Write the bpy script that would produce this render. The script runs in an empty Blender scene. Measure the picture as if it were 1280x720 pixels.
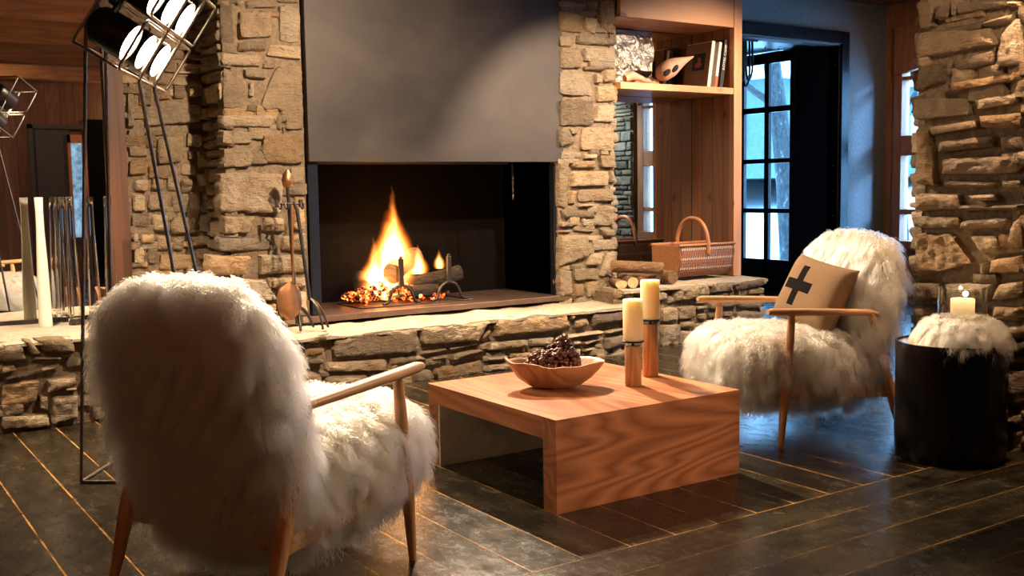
import bpy, math, random
import numpy as np
from mathutils import Vector, Matrix, noise
from math import sin, cos, pi, radians, sqrt, exp
random.seed(7)
SC = bpy.context.scene
COL = SC.collection

# ------------------------------------------------------------------ helpers
def wm(o):
    m = o.matrix_basis.copy()
    while o.parent:
        o = o.parent
        m = o.matrix_basis @ m
    return m

def tag(o, label=None, cat=None, group=None, kind=None):
    if label: o['label'] = label
    if cat: o['category'] = cat
    if group: o['group'] = group
    if kind: o['kind'] = kind
    return o

def empty(name, loc=(0, 0, 0), rz=0.0, label=None, cat=None, group=None, kind=None):
    o = bpy.data.objects.new(name, None)
    COL.objects.link(o)
    o.location = loc
    o.rotation_euler = (0, 0, rz)
    o.empty_display_size = 0.05
    return tag(o, label, cat, group, kind)

def fbm(p, s, octv=3):
    return noise.fractal(Vector(p) * s, 1.0, 2.0, octv)

class MB:
    """collects shapes in world coordinates and links them as one mesh object"""
    def __init__(self):
        self.v = []; self.f = []; self.mi = []; self.cur = 0
    def add(self, vs, fs):
        b = len(self.v)
        self.v.extend([tuple(p) for p in vs])
        self.f.extend([tuple(i + b for i in f) for f in fs])
        self.mi.extend([self.cur] * len(fs))
        return self
    def box(self, lo, hi):
        x0, y0, z0 = lo; x1, y1, z1 = hi
        return self.add([(x0,y0,z0),(x1,y0,z0),(x1,y1,z0),(x0,y1,z0),(x0,y0,z1),(x1,y0,z1),(x1,y1,z1),(x0,y1,z1)],
                        [(3,2,1,0),(4,5,6,7),(0,1,5,4),(1,2,6,5),(2,3,7,6),(3,0,4,7)])
    def obox(self, c, ax, ay, az):
        c, ax, ay, az = map(Vector, (c, ax, ay, az))
        vs = [c + sx*ax + sy*ay + sz*az for sz in (-1,1) for sx, sy in ((-1,-1),(1,-1),(1,1),(-1,1))]
        return self.add(vs, [(3,2,1,0),(4,5,6,7),(0,1,5,4),(1,2,6,5),(2,3,7,6),(3,0,4,7)])
    def bar(self, a, b, w, h, up=(0,0,1)):
        a, b, up = Vector(a), Vector(b), Vector(up)
        d = b - a; s = d.cross(up).normalized(); u = s.cross(d).normalized()
        return self.obox((a + b)/2, d/2, s*w/2, u*h/2)
    def tube(self, pts, r, n=10, cap=True, flat=1.0, up=None):
        pts = [Vector(p) for p in pts]
        m = len(pts)
        rs = r if isinstance(r, (list, tuple)) else [r]*m
        t0 = (pts[1] - pts[0]).normalized()
        ref = Vector(up) if up else (Vector((0,0,1)) if abs(t0.z) < .9 else Vector((1,0,0)))
        nrm = (ref - t0*ref.dot(t0)).normalized()
        vs = []; fs = []
        for i, p in enumerate(pts):
            if i == 0: t = t0
            elif i == m-1: t = (pts[i]-pts[i-1]).normalized()
            else: t = ((pts[i]-pts[i-1]).normalized() + (pts[i+1]-pts[i]).normalized()).normalized()
            nrm = (nrm - t*nrm.dot(t)).normalized()
            b = t.cross(nrm)
            for k in range(n):
                a = 2*pi*k/n
                vs.append(p + nrm*(cos(a)*rs[i]*flat) + b*(sin(a)*rs[i]))
        for i in range(m-1):
            for k in range(n):
                k2 = (k+1) % n
                fs.append((i*n+k, i*n+k2, (i+1)*n+k2, (i+1)*n+k))
        if cap:
            fs.append(tuple(reversed(range(n)))); fs.append(tuple((m-1)*n+k for k in range(n)))
        return self.add(vs, fs)
    def lathe(self, prof, c=(0,0,0), n=32, jit=None, axis=None):
        """prof: list of (radius, height); axis = (u, v, w) frame, default z up"""
        c = Vector(c)
        u, v, w = (Vector(a) for a in (axis or ((1,0,0),(0,1,0),(0,0,1))))
        vs = []; fs = []; m = len(prof)
        for j, (r, h) in enumerate(prof):
            for k in range(n):
                a = 2*pi*k/n
                rr = r*(1 + (jit(a, h) if jit else 0))
                vs.append(c + u*(cos(a)*rr) + v*(sin(a)*rr) + w*h)
        for j in range(m-1):
            for k in range(n):
                k2 = (k+1) % n
                fs.append((j*n+k, j*n+k2, (j+1)*n+k2, (j+1)*n+k))
        fs.append(tuple(reversed(range(n)))); fs.append(tuple((m-1)*n+k for k in range(n)))
        return self.add(vs, fs)
    def build(self, name, mat, parent=None, smooth=None, bevel=0, attr=None, subsurf=0):
        me = bpy.data.meshes.new(name)
        vs = self.v
        if parent is not None:
            inv = wm(parent).inverted()
            vs = [inv @ Vector(p) for p in vs]
        me.from_pydata([tuple(p) for p in vs], [], self.f)
        for m_ in (mat if isinstance(mat, (list, tuple)) else [mat]):
            me.materials.append(m_)
        if any(self.mi): me.polygons.foreach_set('material_index', self.mi)
        if attr is not None:
            a = me.color_attributes.new('tone', 'FLOAT_COLOR', 'POINT')
            a.data.foreach_set('color', np.array(attr, dtype=np.float32).ravel())
        if smooth is not None:
            me.polygons.foreach_set('use_smooth', [True]*len(me.polygons))
            if smooth < 180: me.set_sharp_from_angle(angle=radians(smooth))
        me.update()
        o = bpy.data.objects.new(name, me)
        COL.objects.link(o)
        if parent is not None: o.parent = parent
        if bevel:
            b = o.modifiers.new('bevel', 'BEVEL'); b.width = bevel; b.segments = 2; b.limit_method = 'ANGLE'; b.angle_limit = radians(40)
        if subsurf:
            s = o.modifiers.new('sub', 'SUBSURF'); s.levels = subsurf; s.render_levels = subsurf
        return o

def fillet(pts, r, n=5):
    """polyline with its inner corners rounded"""
    pts = [Vector(p) for p in pts]
    out = [pts[0]]
    for i in range(1, len(pts)-1):
        a, b, c = pts[i-1], pts[i], pts[i+1]
        d1 = (a-b).normalized(); d2 = (c-b).normalized()
        q = min(r, (a-b).length*.45, (c-b).length*.45)
        p0 = b + d1*q; p2 = b + d2*q
        for k in range(n+1):
            t = k/n
            out.append(p0*(1-t)**2 + b*2*t*(1-t) + p2*t*t)
    out.append(pts[-1])
    return out

def bez(a, b, c, n=10):
    a, b, c = Vector(a), Vector(b), Vector(c)
    return [a*(1-t)**2 + b*2*t*(1-t) + c*t*t for t in [k/n for k in range(n+1)]]

# ------------------------------------------------------------------ materials
class Mat:
    def __init__(self, name):
        self.m = bpy.data.materials.new(name); self.m.use_nodes = True
        self.nt = self.m.node_tree; self.nt.nodes.clear()
        self.out = self.nt.nodes.new('ShaderNodeOutputMaterial')
    def n(self, typ, ins=None, **props):
        nd = self.nt.nodes.new('ShaderNode' + typ)
        for k, v in props.items(): setattr(nd, k, v)
        for k, v in (ins or {}).items(): self.set(nd.inputs[k], v)
        return nd
    def set(self, sock, v):
        if isinstance(v, bpy.types.NodeSocket): self.nt.links.new(v, sock)
        elif isinstance(v, bpy.types.Node): self.nt.links.new(v.outputs[0], sock)
        else:
            if hasattr(sock.default_value, '__len__') and not hasattr(v, '__len__'): v = [v]*len(sock.default_value)
            if hasattr(sock.default_value, '__len__') and len(sock.default_value) == 4 and len(v) == 3: v = (*v, 1)
            sock.default_value = v
    def math(self, op, a, b=None, c=None):
        nd = self.nt.nodes.new('ShaderNodeMath'); nd.operation = op
        self.set(nd.inputs[0], a)
        if b is not None: self.set(nd.inputs[1], b)
        if c is not None: self.set(nd.inputs[2], c)
        return nd.outputs[0]
    def mix(self, f, a, b, blend='MIX'):
        nd = self.nt.nodes.new('ShaderNodeMix'); nd.data_type = 'RGBA'; nd.blend_type = blend
        self.set(nd.inputs[0], f); self.set(nd.inputs[6], a); self.set(nd.inputs[7], b)
        return nd.outputs[2]
    def ramp(self, f, stops, interp='LINEAR'):
        nd = self.nt.nodes.new('ShaderNodeValToRGB'); cr = nd.color_ramp; cr.interpolation = interp
        while len(cr.elements) < len(stops): cr.elements.new(1.0)
        for e, (p, c) in zip(cr.elements, stops):
            e.position = p; e.color = (*c, 1) if len(c) == 3 else c
        self.set(nd.inputs[0], f)
        return nd.outputs[0]
    def rng(self, v, a, b, c=0.0, d=1.0):
        nd = self.n('MapRange', {0: v, 1: a, 2: b, 3: c, 4: d}); return nd.outputs[0]
    def coord(self, scale=(1,1,1), rot=(0,0,0), loc=(0,0,0), which='Object'):
        tc = self.n('TexCoord')
        mp = self.n('Mapping', {'Vector': tc.outputs[which], 'Scale': scale, 'Rotation': rot, 'Location': loc})
        return mp.outputs[0]
    def noise(self, vec, scale, detail=4, rough=.55, dist=0.0):
        return self.n('TexNoise', {'Vector': vec, 'Scale': scale, 'Detail': detail, 'Roughness': rough, 'Distortion': dist}).outputs[0]
    def bump(self, h, strength=.3, dist=.01, normal=None):
        ins = {'Height': h, 'Strength': strength, 'Distance': dist}
        if normal is not None: ins['Normal'] = normal
        return self.n('Bump', ins).outputs[0]
    def pbr(self, **kw):
        nd = self.n('BsdfPrincipled')
        for k, v in kw.items():
            self.set(nd.inputs[{'color': 'Base Color', 'rough': 'Roughness', 'metal': 'Metallic', 'normal': 'Normal', 'emit': 'Emission Color',
                                'emit_s': 'Emission Strength', 'trans': 'Transmission Weight', 'ior': 'IOR', 'sss': 'Subsurface Weight',
                                'sss_r': 'Subsurface Radius', 'sss_s': 'Subsurface Scale', 'coat': 'Coat Weight', 'spec': 'Specular IOR Level', 'alpha': 'Alpha'}[k]], v)
        self.nt.links.new(nd.outputs[0], self.out.inputs['Surface'])
        return self.m

def simple(name, color, rough=.5, metal=0.0, bump=0.0, bscale=60, **kw):
    m = Mat(name)
    c = m.coord()
    nz = m.noise(c, bscale, 4)
    col = m.mix(m.rng(nz, .3, .7, 0, 1), tuple(x*.82 for x in color), tuple(min(1, x*1.14) for x in color))
    extra = dict(kw)
    if bump: extra['normal'] = m.bump(nz, bump, .004)
    return m.pbr(color=col, rough=rough, metal=metal, **extra)

def wood(name, dark, light, axis='x', scale=1.0, rough=.45, cathedral=0.0, knots=False, planks=None, bump=.08):
    """grain runs along axis; planks = (axis, width) adds board joints"""
    m = Mat(name)
    st = {'x': (.12, 1, 1), 'y': (1, .12, 1), 'z': (1, 1, .12)}[axis]
    base = m.coord()
    vec = base
    tc = m.n('SeparateXYZ', {0: base})
    if planks:
        pa, pw = planks
        ix = m.math('FLOOR', m.math('DIVIDE', tc.outputs['XYZ'.index(pa.upper())], pw))
        wn = m.n('TexWhiteNoise', {'W': ix}, noise_dimensions='1D')
        vec = m.n('VectorMath', {0: base, 1: wn.outputs['Color']}, operation='ADD').outputs[0]
    gv = m.n('Mapping', {'Vector': vec, 'Scale': tuple(s*scale for s in st)}).outputs[0]
    warp = m.noise(gv, 3.0, 3, .5, .3)
    big = m.math('MULTIPLY', warp, 9.0 + 14*cathedral)
    sine = m.math('FRACT', big)
    ring = m.math('ABSOLUTE', m.math('SUBTRACT', m.math('MULTIPLY', sine, 2.0), 1.0))
    fine = m.noise(m.n('Mapping', {'Vector': vec, 'Scale': tuple(s*s*scale for s in st)}).outputs[0], 90, 3, .6)
    f = m.math('ADD', m.math('MULTIPLY', ring, .55), m.math('MULTIPLY', fine, .5))
    col = m.ramp(f, [(.15, dark), (.8, light)])
    if planks:
        col = m.mix(m.math('MULTIPLY', m.n('TexWhiteNoise', {'W': m.math('ADD', ix, 7.3)}, noise_dimensions='1D').outputs[0], .5), col, m.mix(1.0, col, (.62, .5, .42), 'MULTIPLY'))
        fr = m.math('FRACT', m.math('DIVIDE', tc.outputs['XYZ'.index(pa.upper())], pw))
        d = m.math('MINIMUM', fr, m.math('SUBTRACT', 1.0, fr))
        col = m.mix(m.math('LESS_THAN', d, .0035/pw), col, tuple(x*.12 for x in dark))
    if knots:
        kv = m.n('Mapping', {'Vector': vec, 'Scale': tuple({1: 1, .12: .55}[s] for s in st)}).outputs[0]
        vo = m.n('TexVoronoi', {'Vector': kv, 'Scale': 5.2, 'Randomness': 1.0})
        k = m.rng(m.math('ADD', vo.outputs['Distance'], m.math('MULTIPLY', m.noise(base, 30, 2), .04)), .09, .17, 1, 0)
        col = m.mix(m.math('MULTIPLY', k, .9), col, tuple(x*.28 for x in dark))
    return m.pbr(color=col, rough=m.rng(fine, 0, 1, rough*.85, rough*1.15), normal=m.bump(f, bump, .004))

M = {}
# stone
def stone_mat(name, lo=.58, hi=1.32, rough=.92):
    m = Mat(name)
    at = m.n('Attribute', attribute_name='tone')
    c = m.coord()
    n1 = m.noise(c, 9, 6, .62); n2 = m.noise(c, 55, 6, .7)
    n3 = m.noise(m.coord(scale=(1, 1, 3.5)), 24, 6, .68, .6)
    k = m.math('ADD', m.math('MULTIPLY', n1, .5), m.math('ADD', m.math('MULTIPLY', n2, .3), m.math('MULTIPLY', n3, .35)))
    g = m.rng(k, .35, .8, lo, hi)
    col = m.mix(1.0, at.outputs['Color'], m.n('CombineColor', {0: g, 1: g, 2: m.math('MULTIPLY', g, .96)}).outputs[0], 'MULTIPLY')
    # lichen-dark specks and rusty patches
    col = m.mix(m.rng(m.noise(c, 34, 5, .7), .60, .72, 0, .6), col, (.10, .075, .055))
    col = m.mix(m.rng(m.noise(m.coord(loc=(3, 1, 7)), 7, 4, .6), .56, .72, 0, .45), col, (.36, .19, .075))
    h = m.math('ADD', m.math('MULTIPLY', n3, .8), m.math('MULTIPLY', n2, .55))
    return m.pbr(color=col, rough=rough, spec=.25, normal=m.bump(h, 1.0, .035))
M['stone'] = stone_mat('stone')
M['slab'] = stone_mat('slab_stone', .86, 1.12)
m = Mat('mortar'); c = m.coord(); nz = m.noise(c, 40, 6, .65)
M['mortar'] = m.pbr(color=m.ramp(nz, [(.3, (.12, .085, .055)), (.7, (.27, .20, .13))]), rough=.95, normal=m.bump(nz, .8, .02))
# woods
M['table'] = wood('table_wood', (.20, .064, .025), (.44, .17, .074), 'x', .55, .36, 1.7)
M['table_top'] = wood('table_top_wood', (.25, .080, .030), (.48, .19, .082), 'y', .6, .34, 1.0)
M['table_in'] = simple('lit_tone_panel', (.68, .61, .53), .5, bscale=12)  # paler than the table wood, stands in for light on the panel
M['beech'] = wood('beech', (.50, .26, .12), (.66, .38, .19), 'z', 2.0, .38, bump=.03)
M['beech_x'] = wood('beech_arm', (.52, .28, .13), (.68, .40, .20), 'x', 2.0, .38, bump=.03)
M['pine'] = wood('pine_board', (.50, .215, .085), (.64, .31, .135), 'x', .8, .5, .0, knots=True)
M['pine_z'] = wood('pine_upright', (.47, .21, .09), (.58, .29, .135), 'z', .8, .5, .0, knots=True)
M['pine_panel'] = wood('pine_panel', (.27, .10, .035), (.40, .17, .065), 'z', .8, .5, .0, knots=True, planks=('y', .125))
M['winwood'] = wood('window_wood', (.34, .115, .045), (.46, .18, .075), 'z', 1.3, .5)
M['ceil'] = wood('ceiling_wood', (.20, .075, .027), (.34, .14, .052), 'x', 1.0, .55, .2, planks=('y', .2), knots=True)
M['beam'] = wood('beam_wood', (.34, .13, .042), (.52, .23, .085), 'x', 1.0, .55, .2, knots=True)
M['cladding'] = wood('dark_cladding', (.085, .028, .012), (.16, .06, .025), 'z', 1.0, .5, .2, knots=True, planks=('x', .2))
M['post'] = wood('post_wood', (.055, .018, .007), (.095, .034, .014), 'z', 1.0, .55, .2)
M['bowl'] = wood('bowl_wood', (.22, .09, .036), (.42, .215, .10), 'x', 1.5, .5, .2)
M['holder'] = wood('holder_wood', (.30, .12, .04), (.50, .24, .09), 'z', 1.6, .5, .3)
m = Mat('bark'); c = m.coord(scale=(3, 12, 12)); nz = m.noise(c, 4, 6, .7)
M['bark'] = m.pbr(color=m.ramp(nz, [(.3, (.06, .03, .016)), (.7, (.30, .16, .075))]), rough=.9, normal=m.bump(nz, .9, .02))
M['cutwood'] = wood('cut_wood', (.42, .21, .09), (.66, .42, .22), 'x', 2.0, .7)
m = Mat('charred'); c = m.coord(scale=(3, 10, 10)); nz = m.noise(c, 4, 6, .7)
M['charred'] = m.pbr(color=m.ramp(nz, [(.38, (.008, .006, .005)), (.64, (.035, .024, .018)), (.8, (.4, .38, .36))]), rough=.95, normal=m.bump(nz, 1, .03))
# metals and plain things
M['black'] = simple('black_metal', (.012, .011, .011), .38, .4)
M['wire'] = simple('dark_steel_rod', (.20, .165, .135), .3, .9)
M['iron'] = simple('forged_iron', (.07, .06, .055), .42, .85, .3, 40)
M['copper'] = simple('aged_copper', (.36, .17, .08), .42, .85, .2, 30)
m = Mat('hood_steel'); c = m.coord(); nz = m.noise(m.coord(scale=(1, 1, 1.3)), 1.5, 6, .6, .6); n2 = m.noise(m.coord(scale=(1.4, 1, 2.2)), 3.2, 6, .65)
f = m.math('ADD', m.math('MULTIPLY', nz, .7), m.math('MULTIPLY', n2, .3))
M['hood'] = m.pbr(color=m.ramp(f, [(.30, (.036, .030, .029)), (.5, (.052, .044, .042)), (.70, (.072, .060, .054))]), rough=m.rng(n2, .3, .7, .50, .62), metal=.5)
M['firebox'] = simple('sooty_steel', (.016, .009, .007), .8, 0, .2, 14, spec=.1)
M['fireback'] = simple('soot', (.005, .004, .0035), .95, 0, .2, 14, spec=.03)
M['sill'] = simple('fire_sill_steel', (.16, .105, .08), .38, .6, .15, 9)
M['bluesteel'] = simple('blued_steel', (.035, .045, .065), .3, .8)
M['brass'] = simple('brass_top', (.75, .46, .17), .28, .95, .1, 8)
M['barrel'] = simple('black_lacquer', (.0035, .0033, .0035), .28, 0, .1, 10, spec=.3)
M['doorsteel'] = simple('door_steel', (.011, .012, .016), .36, .6, .1, 20)
M['plaster'] = simple('taupe_plaster', (.20, .19, .20), .8, 0, .1, 30)
M['darkwall'] = simple('dark_plaster', (.05, .042, .038), .85, 0, .1, 30)
M['rope'] = simple('black_rubber', (.01, .01, .011), .5)
M['linen'] = None
m = Mat('mirror'); M['mirror'] = m.pbr(color=(.86, .86, .85), rough=.012, metal=1.0)
m = Mat('glass'); M['glass'] = m.pbr(color=(.97, .97, .95), rough=.01, trans=1.0, ior=1.45)
m = Mat('pane_glass')
tr = m.n('BsdfTransparent', {'Color': (.93, .97, 1.0)}); gl = m.n('BsdfGlossy', {'Color': (1, 1, 1), 'Roughness': .02})
lw = m.n('LayerWeight', {'Blend': .12})
ms = m.n('MixShader', {0: lw.outputs['Fresnel'], 1: tr.outputs[0], 2: gl.outputs[0]}); m.nt.links.new(ms.outputs[0], m.out.inputs['Surface'])
M['pane'] = m.m
m = Mat('frosted_white'); M['opal'] = m.pbr(color=(.86, .82, .70), rough=.25, sss=.4, sss_r=(.05, .04, .03), sss_s=1.0)
m = Mat('wax'); M['wax'] = m.pbr(color=(.92, .82, .58), rough=.45, sss=.9, sss_r=(.06, .045, .025), sss_s=1.0)
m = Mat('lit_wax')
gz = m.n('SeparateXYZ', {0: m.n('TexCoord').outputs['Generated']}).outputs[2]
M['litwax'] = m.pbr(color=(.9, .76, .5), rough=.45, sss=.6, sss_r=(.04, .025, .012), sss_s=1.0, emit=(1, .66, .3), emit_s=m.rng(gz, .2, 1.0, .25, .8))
m = Mat('lamp_face')
em = m.n('Emission', {'Color': (1.0, .80, .55), 'Strength': 60}); m.nt.links.new(em.outputs[0], m.out.inputs['Surface']); M['bulb'] = m.m
m = Mat('lamp_vent')
em = m.n('Emission', {'Color': (1.0, .78, .58), 'Strength': 3}); m.nt.links.new(em.outputs[0], m.out.inputs['Surface']); M['vent'] = m.m
m = Mat('embers'); c = m.coord(); nz = m.noise(c, 26, 3, .6)
M['ember'] = m.pbr(color=(.02, .014, .012), rough=.9, emit=m.ramp(nz, [(.42, (.15, .004, .0)), (.55, (1, .10, .012)), (.70, (1, .42, .10))]), emit_s=m.rng(nz, .47, .66, 0, 5.5))
m = Mat('flame')
g = m.n('SeparateXYZ', {0: m.n('TexCoord').outputs['Generated']})
wob = m.n('TexNoise', {'Vector': m.coord(scale=(1, 1, .55)), 'Scale': 7.0, 'Detail': 3.0, 'Roughness': .5})
w3 = m.n('SeparateXYZ', {0: wob.outputs['Color']})
zz = g.outputs[2]
amp = m.math('MULTIPLY', zz, .85)
gx = m.math('ADD', m.math('MULTIPLY', m.math('SUBTRACT', g.outputs[0], .5), 2.0), m.math('MULTIPLY', m.math('SUBTRACT', w3.outputs[0], .5), amp))
gy = m.math('ADD', m.math('MULTIPLY', m.math('SUBTRACT', g.outputs[1], .5), 2.0), m.math('MULTIPLY', m.math('SUBTRACT', w3.outputs[1], .5), amp))
prof = m.n('FloatCurve'); cu = prof.mapping.curves[0]
cu.points[0].location = (0, .62); cu.points[1].location = (1, .02)
for p in ((.12, .82), (.3, .78), (.55, .45), (.8, .17)): cu.points.new(*p)
prof.mapping.update(); m.set(prof.inputs[1], zz)
rr = m.math('DIVIDE', m.math('SQRT', m.math('ADD', m.math('MULTIPLY', gx, gx), m.math('MULTIPLY', gy, gy))), prof.outputs[0])
dens = m.rng(rr, .25, 1.0, 1, 0)
core = m.math('MULTIPLY', dens, m.rng(zz, .35, 1.0, 1.0, .18))
colr = m.ramp(core, [(0.0, (1, .12, .012)), (.25, (1, .20, .02)), (.55, (1, .36, .05)), (.85, (1, .60, .20))])
stg = m.math('MULTIPLY', m.math('POWER', core, 2.0), 75.0)
em = m.n('Emission', {'Color': colr, 'Strength': stg}); m.nt.links.new(em.outputs[0], m.out.inputs['Volume']); M['flame'] = m.m
m = Mat('wicker'); c = m.coord()
s = m.n('SeparateXYZ', {0: c})
wx = m.math('SINE', m.math('MULTIPLY', m.math('ADD', s.outputs[0], m.math('MULTIPLY', s.outputs[2], .25)), 330)); wz = m.math('SINE', m.math('MULTIPLY', s.outputs[2], 250))
wv = m.math('MULTIPLY', wx, m.math('ADD', .55, m.math('MULTIPLY', wz, .45))); band = m.rng(m.math('SINE', m.math('ADD', m.math('MULTIPLY', s.outputs[2], 82), .4)), .55, .8, 0, 1)
col = m.mix(m.rng(wv, -.6, .6, 0, 1), (.07, .020, .010), (.44, .17, .09)); col = m.mix(m.math('MULTIPLY', band, .75), col, m.mix(m.rng(wx, -.5, .5, 0, 1), (.20, .13, .08), (.66, .55, .38)))
M['wicker'] = m.pbr(color=col, rough=.6, normal=m.bump(wv, .9, .006))
M['tan'] = simple('tan_leather', (.36, .15, .055), .45, 0, .1, 40)
M['berry'] = simple('dried_berry', (.10, .030, .018), .42, 0, .2, 120)
M['bone'] = simple('pale_bone', (.55, .33, .22), .6, 0, .25, 22)
M['socket'] = simple('dark_hollow', (.02, .014, .012), .9)
m = Mat('silver_foil'); c = m.coord(); nz = m.noise(c, 9, 5, .6, 1.2); v = m.n('TexVoronoi', {'Vector': c, 'Scale': 9.0}, feature='DISTANCE_TO_EDGE')
M['foil'] = m.pbr(color=(.36, .34, .315), rough=.3, metal=.9, normal=m.bump(m.math('ADD', nz, m.math('MULTIPLY', v.outputs[0], .6)), .6, .05))
M['paper'] = simple('paper', (.72, .66, .58), .8)
M['cover_tan'] = simple('tan_cover', (.26, .155, .09), .6)
M['cover_dark'] = simple('black_cover', (.02, .018, .02), .4)
M['cover_red'] = simple('red_cover', (.45, .09, .05), .5)
M['ink'] = simple('white_ink', (.75, .72, .68), .6)
# floor
m = Mat('floor_boards')
c = m.coord(); s = m.n('SeparateXYZ', {0: c}); X, Y = s.outputs[0], s.outputs[1]
long_ = m.math('GREATER_THAN', Y, 2.63)
t = m.math('DIVIDE', m.math('ADD', m.n('Mix', {0: long_, 2: m.math('SUBTRACT', Y, .025), 3: m.math('SUBTRACT', X, .013)}).outputs[0], 20), .2020)
ix = m.math('FLOOR', t); fr = m.math('FRACT', t)
t2 = m.n('Mix', {0: long_, 2: X, 3: Y}).outputs[0]
edge = m.math('MINIMUM', fr, m.math('SUBTRACT', 1.0, fr))
dist = m.math('MULTIPLY', edge, .202)
dist = m.math('MINIMUM', dist, m.math('ABSOLUTE', m.math('SUBTRACT', Y, 2.63)))
wn = m.n('TexWhiteNoise', {'W': m.math('ADD', ix, m.math('MULTIPLY', long_, 50))}, noise_dimensions='1D')
cvec = m.n('CombineXYZ', {0: m.math('MULTIPLY', t, .9), 1: m.math('MULTIPLY', t2, 1.3), 2: m.math('MULTIPLY', wn.outputs[0], 9)}).outputs[0]
n1 = m.noise(cvec, 3.0, 9, .74, .1); n2 = m.noise(m.coord(scale=(1, .55, 1)), 17, 10, .82, .1); n3 = m.noise(c, 75, 6, .75)
col = m.ramp(n1, [(.34, (.007, .0057, .004)), (.50, (.017, .0135, .0078)), (.66, (.042, .032, .016))])
col = m.mix(m.math('MULTIPLY', wn.outputs[0], .55), col, m.mix(1.0, col, (.55, .55, .55), 'MULTIPLY'))
worn = m.math('MULTIPLY', m.rng(n2, .545, .66, 0, 1), m.rng(m.noise(cvec, 1.9, 5, .65), .50, .64, 0, 1))
col = m.mix(m.math('MULTIPLY', worn, m.rng(n3, .44, .54, 0, .8)), col, (.24, .155, .068))
lw_ = m.rng(m.noise(c, 3.2, 4, .6), .30, .66, .0014, .0042)
seam = m.math('LESS_THAN', dist, lw_)
col = m.mix(m.math('MULTIPLY', seam, m.math('MULTIPLY', m.rng(m.noise(c, 5, 4, .6), .36, .58, .12, 1), m.rng(long_, 0, 1, .36, 1))), col, (.46, .23, .055))
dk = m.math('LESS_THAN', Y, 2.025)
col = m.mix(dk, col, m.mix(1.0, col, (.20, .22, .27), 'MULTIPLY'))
rgh0 = m.rng(m.math('ADD', n2, m.math('MULTIPLY', n3, .3)), .4, .95, .13, .40)
rgh = m.math('ADD', rgh0, m.math('MULTIPLY', worn, .18))
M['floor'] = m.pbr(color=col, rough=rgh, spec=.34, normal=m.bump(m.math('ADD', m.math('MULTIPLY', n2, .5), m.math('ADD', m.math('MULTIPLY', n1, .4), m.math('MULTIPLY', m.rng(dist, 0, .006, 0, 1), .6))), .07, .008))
# linen pillow with a black cross
m = Mat('linen_cross'); c = m.coord(); s = m.n('SeparateXYZ', {0: c})
wv = m.math('MULTIPLY', m.math('SINE', m.math('MULTIPLY', s.outputs[1], 1500)), m.math('SINE', m.math('MULTIPLY', s.outputs[2], 1500)))
cy = m.math('ABSOLUTE', m.math('ADD', s.outputs[1], .062)); cz = m.math('ABSOLUTE', m.math('SUBTRACT', s.outputs[2], .01))
arm1 = m.math('MULTIPLY', m.math('LESS_THAN', cy, .026), m.math('LESS_THAN', cz, .105)); arm2 = m.math('MULTIPLY', m.math('LESS_THAN', cz, .027), m.math('LESS_THAN', cy, .105))
cr = m.math('MULTIPLY', m.math('MAXIMUM', arm1, arm2), m.math('GREATER_THAN', s.outputs[0], 0.0))
col = m.mix(cr, m.mix(m.rng(m.noise(c, 300, 2), .3, .7, 0, 1), (.19, .12, .068), (.26, .17, .10)), (.004, .0035, .003))
M['linen'] = m.pbr(color=col, rough=.95, spec=.1, normal=m.bump(wv, .25, .002))
# fleece
def fur_mat(name, color, rough=.35):
    m = Mat(name)
    h = m.n('BsdfHairPrincipled'); h.parametrization = 'COLOR'
    m.set(h.inputs['Color'], color); m.set(h.inputs['Roughness'], rough); m.set(h.inputs['Radial Roughness'], .55)
    m.nt.links.new(h.outputs[0], m.out.inputs['Surface'])
    return m.m
M['fur'] = fur_mat('long_fleece', (.88, .71, .51))
M['pelt'] = simple('pelt_backing', (.62, .50, .38), .9)
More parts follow.
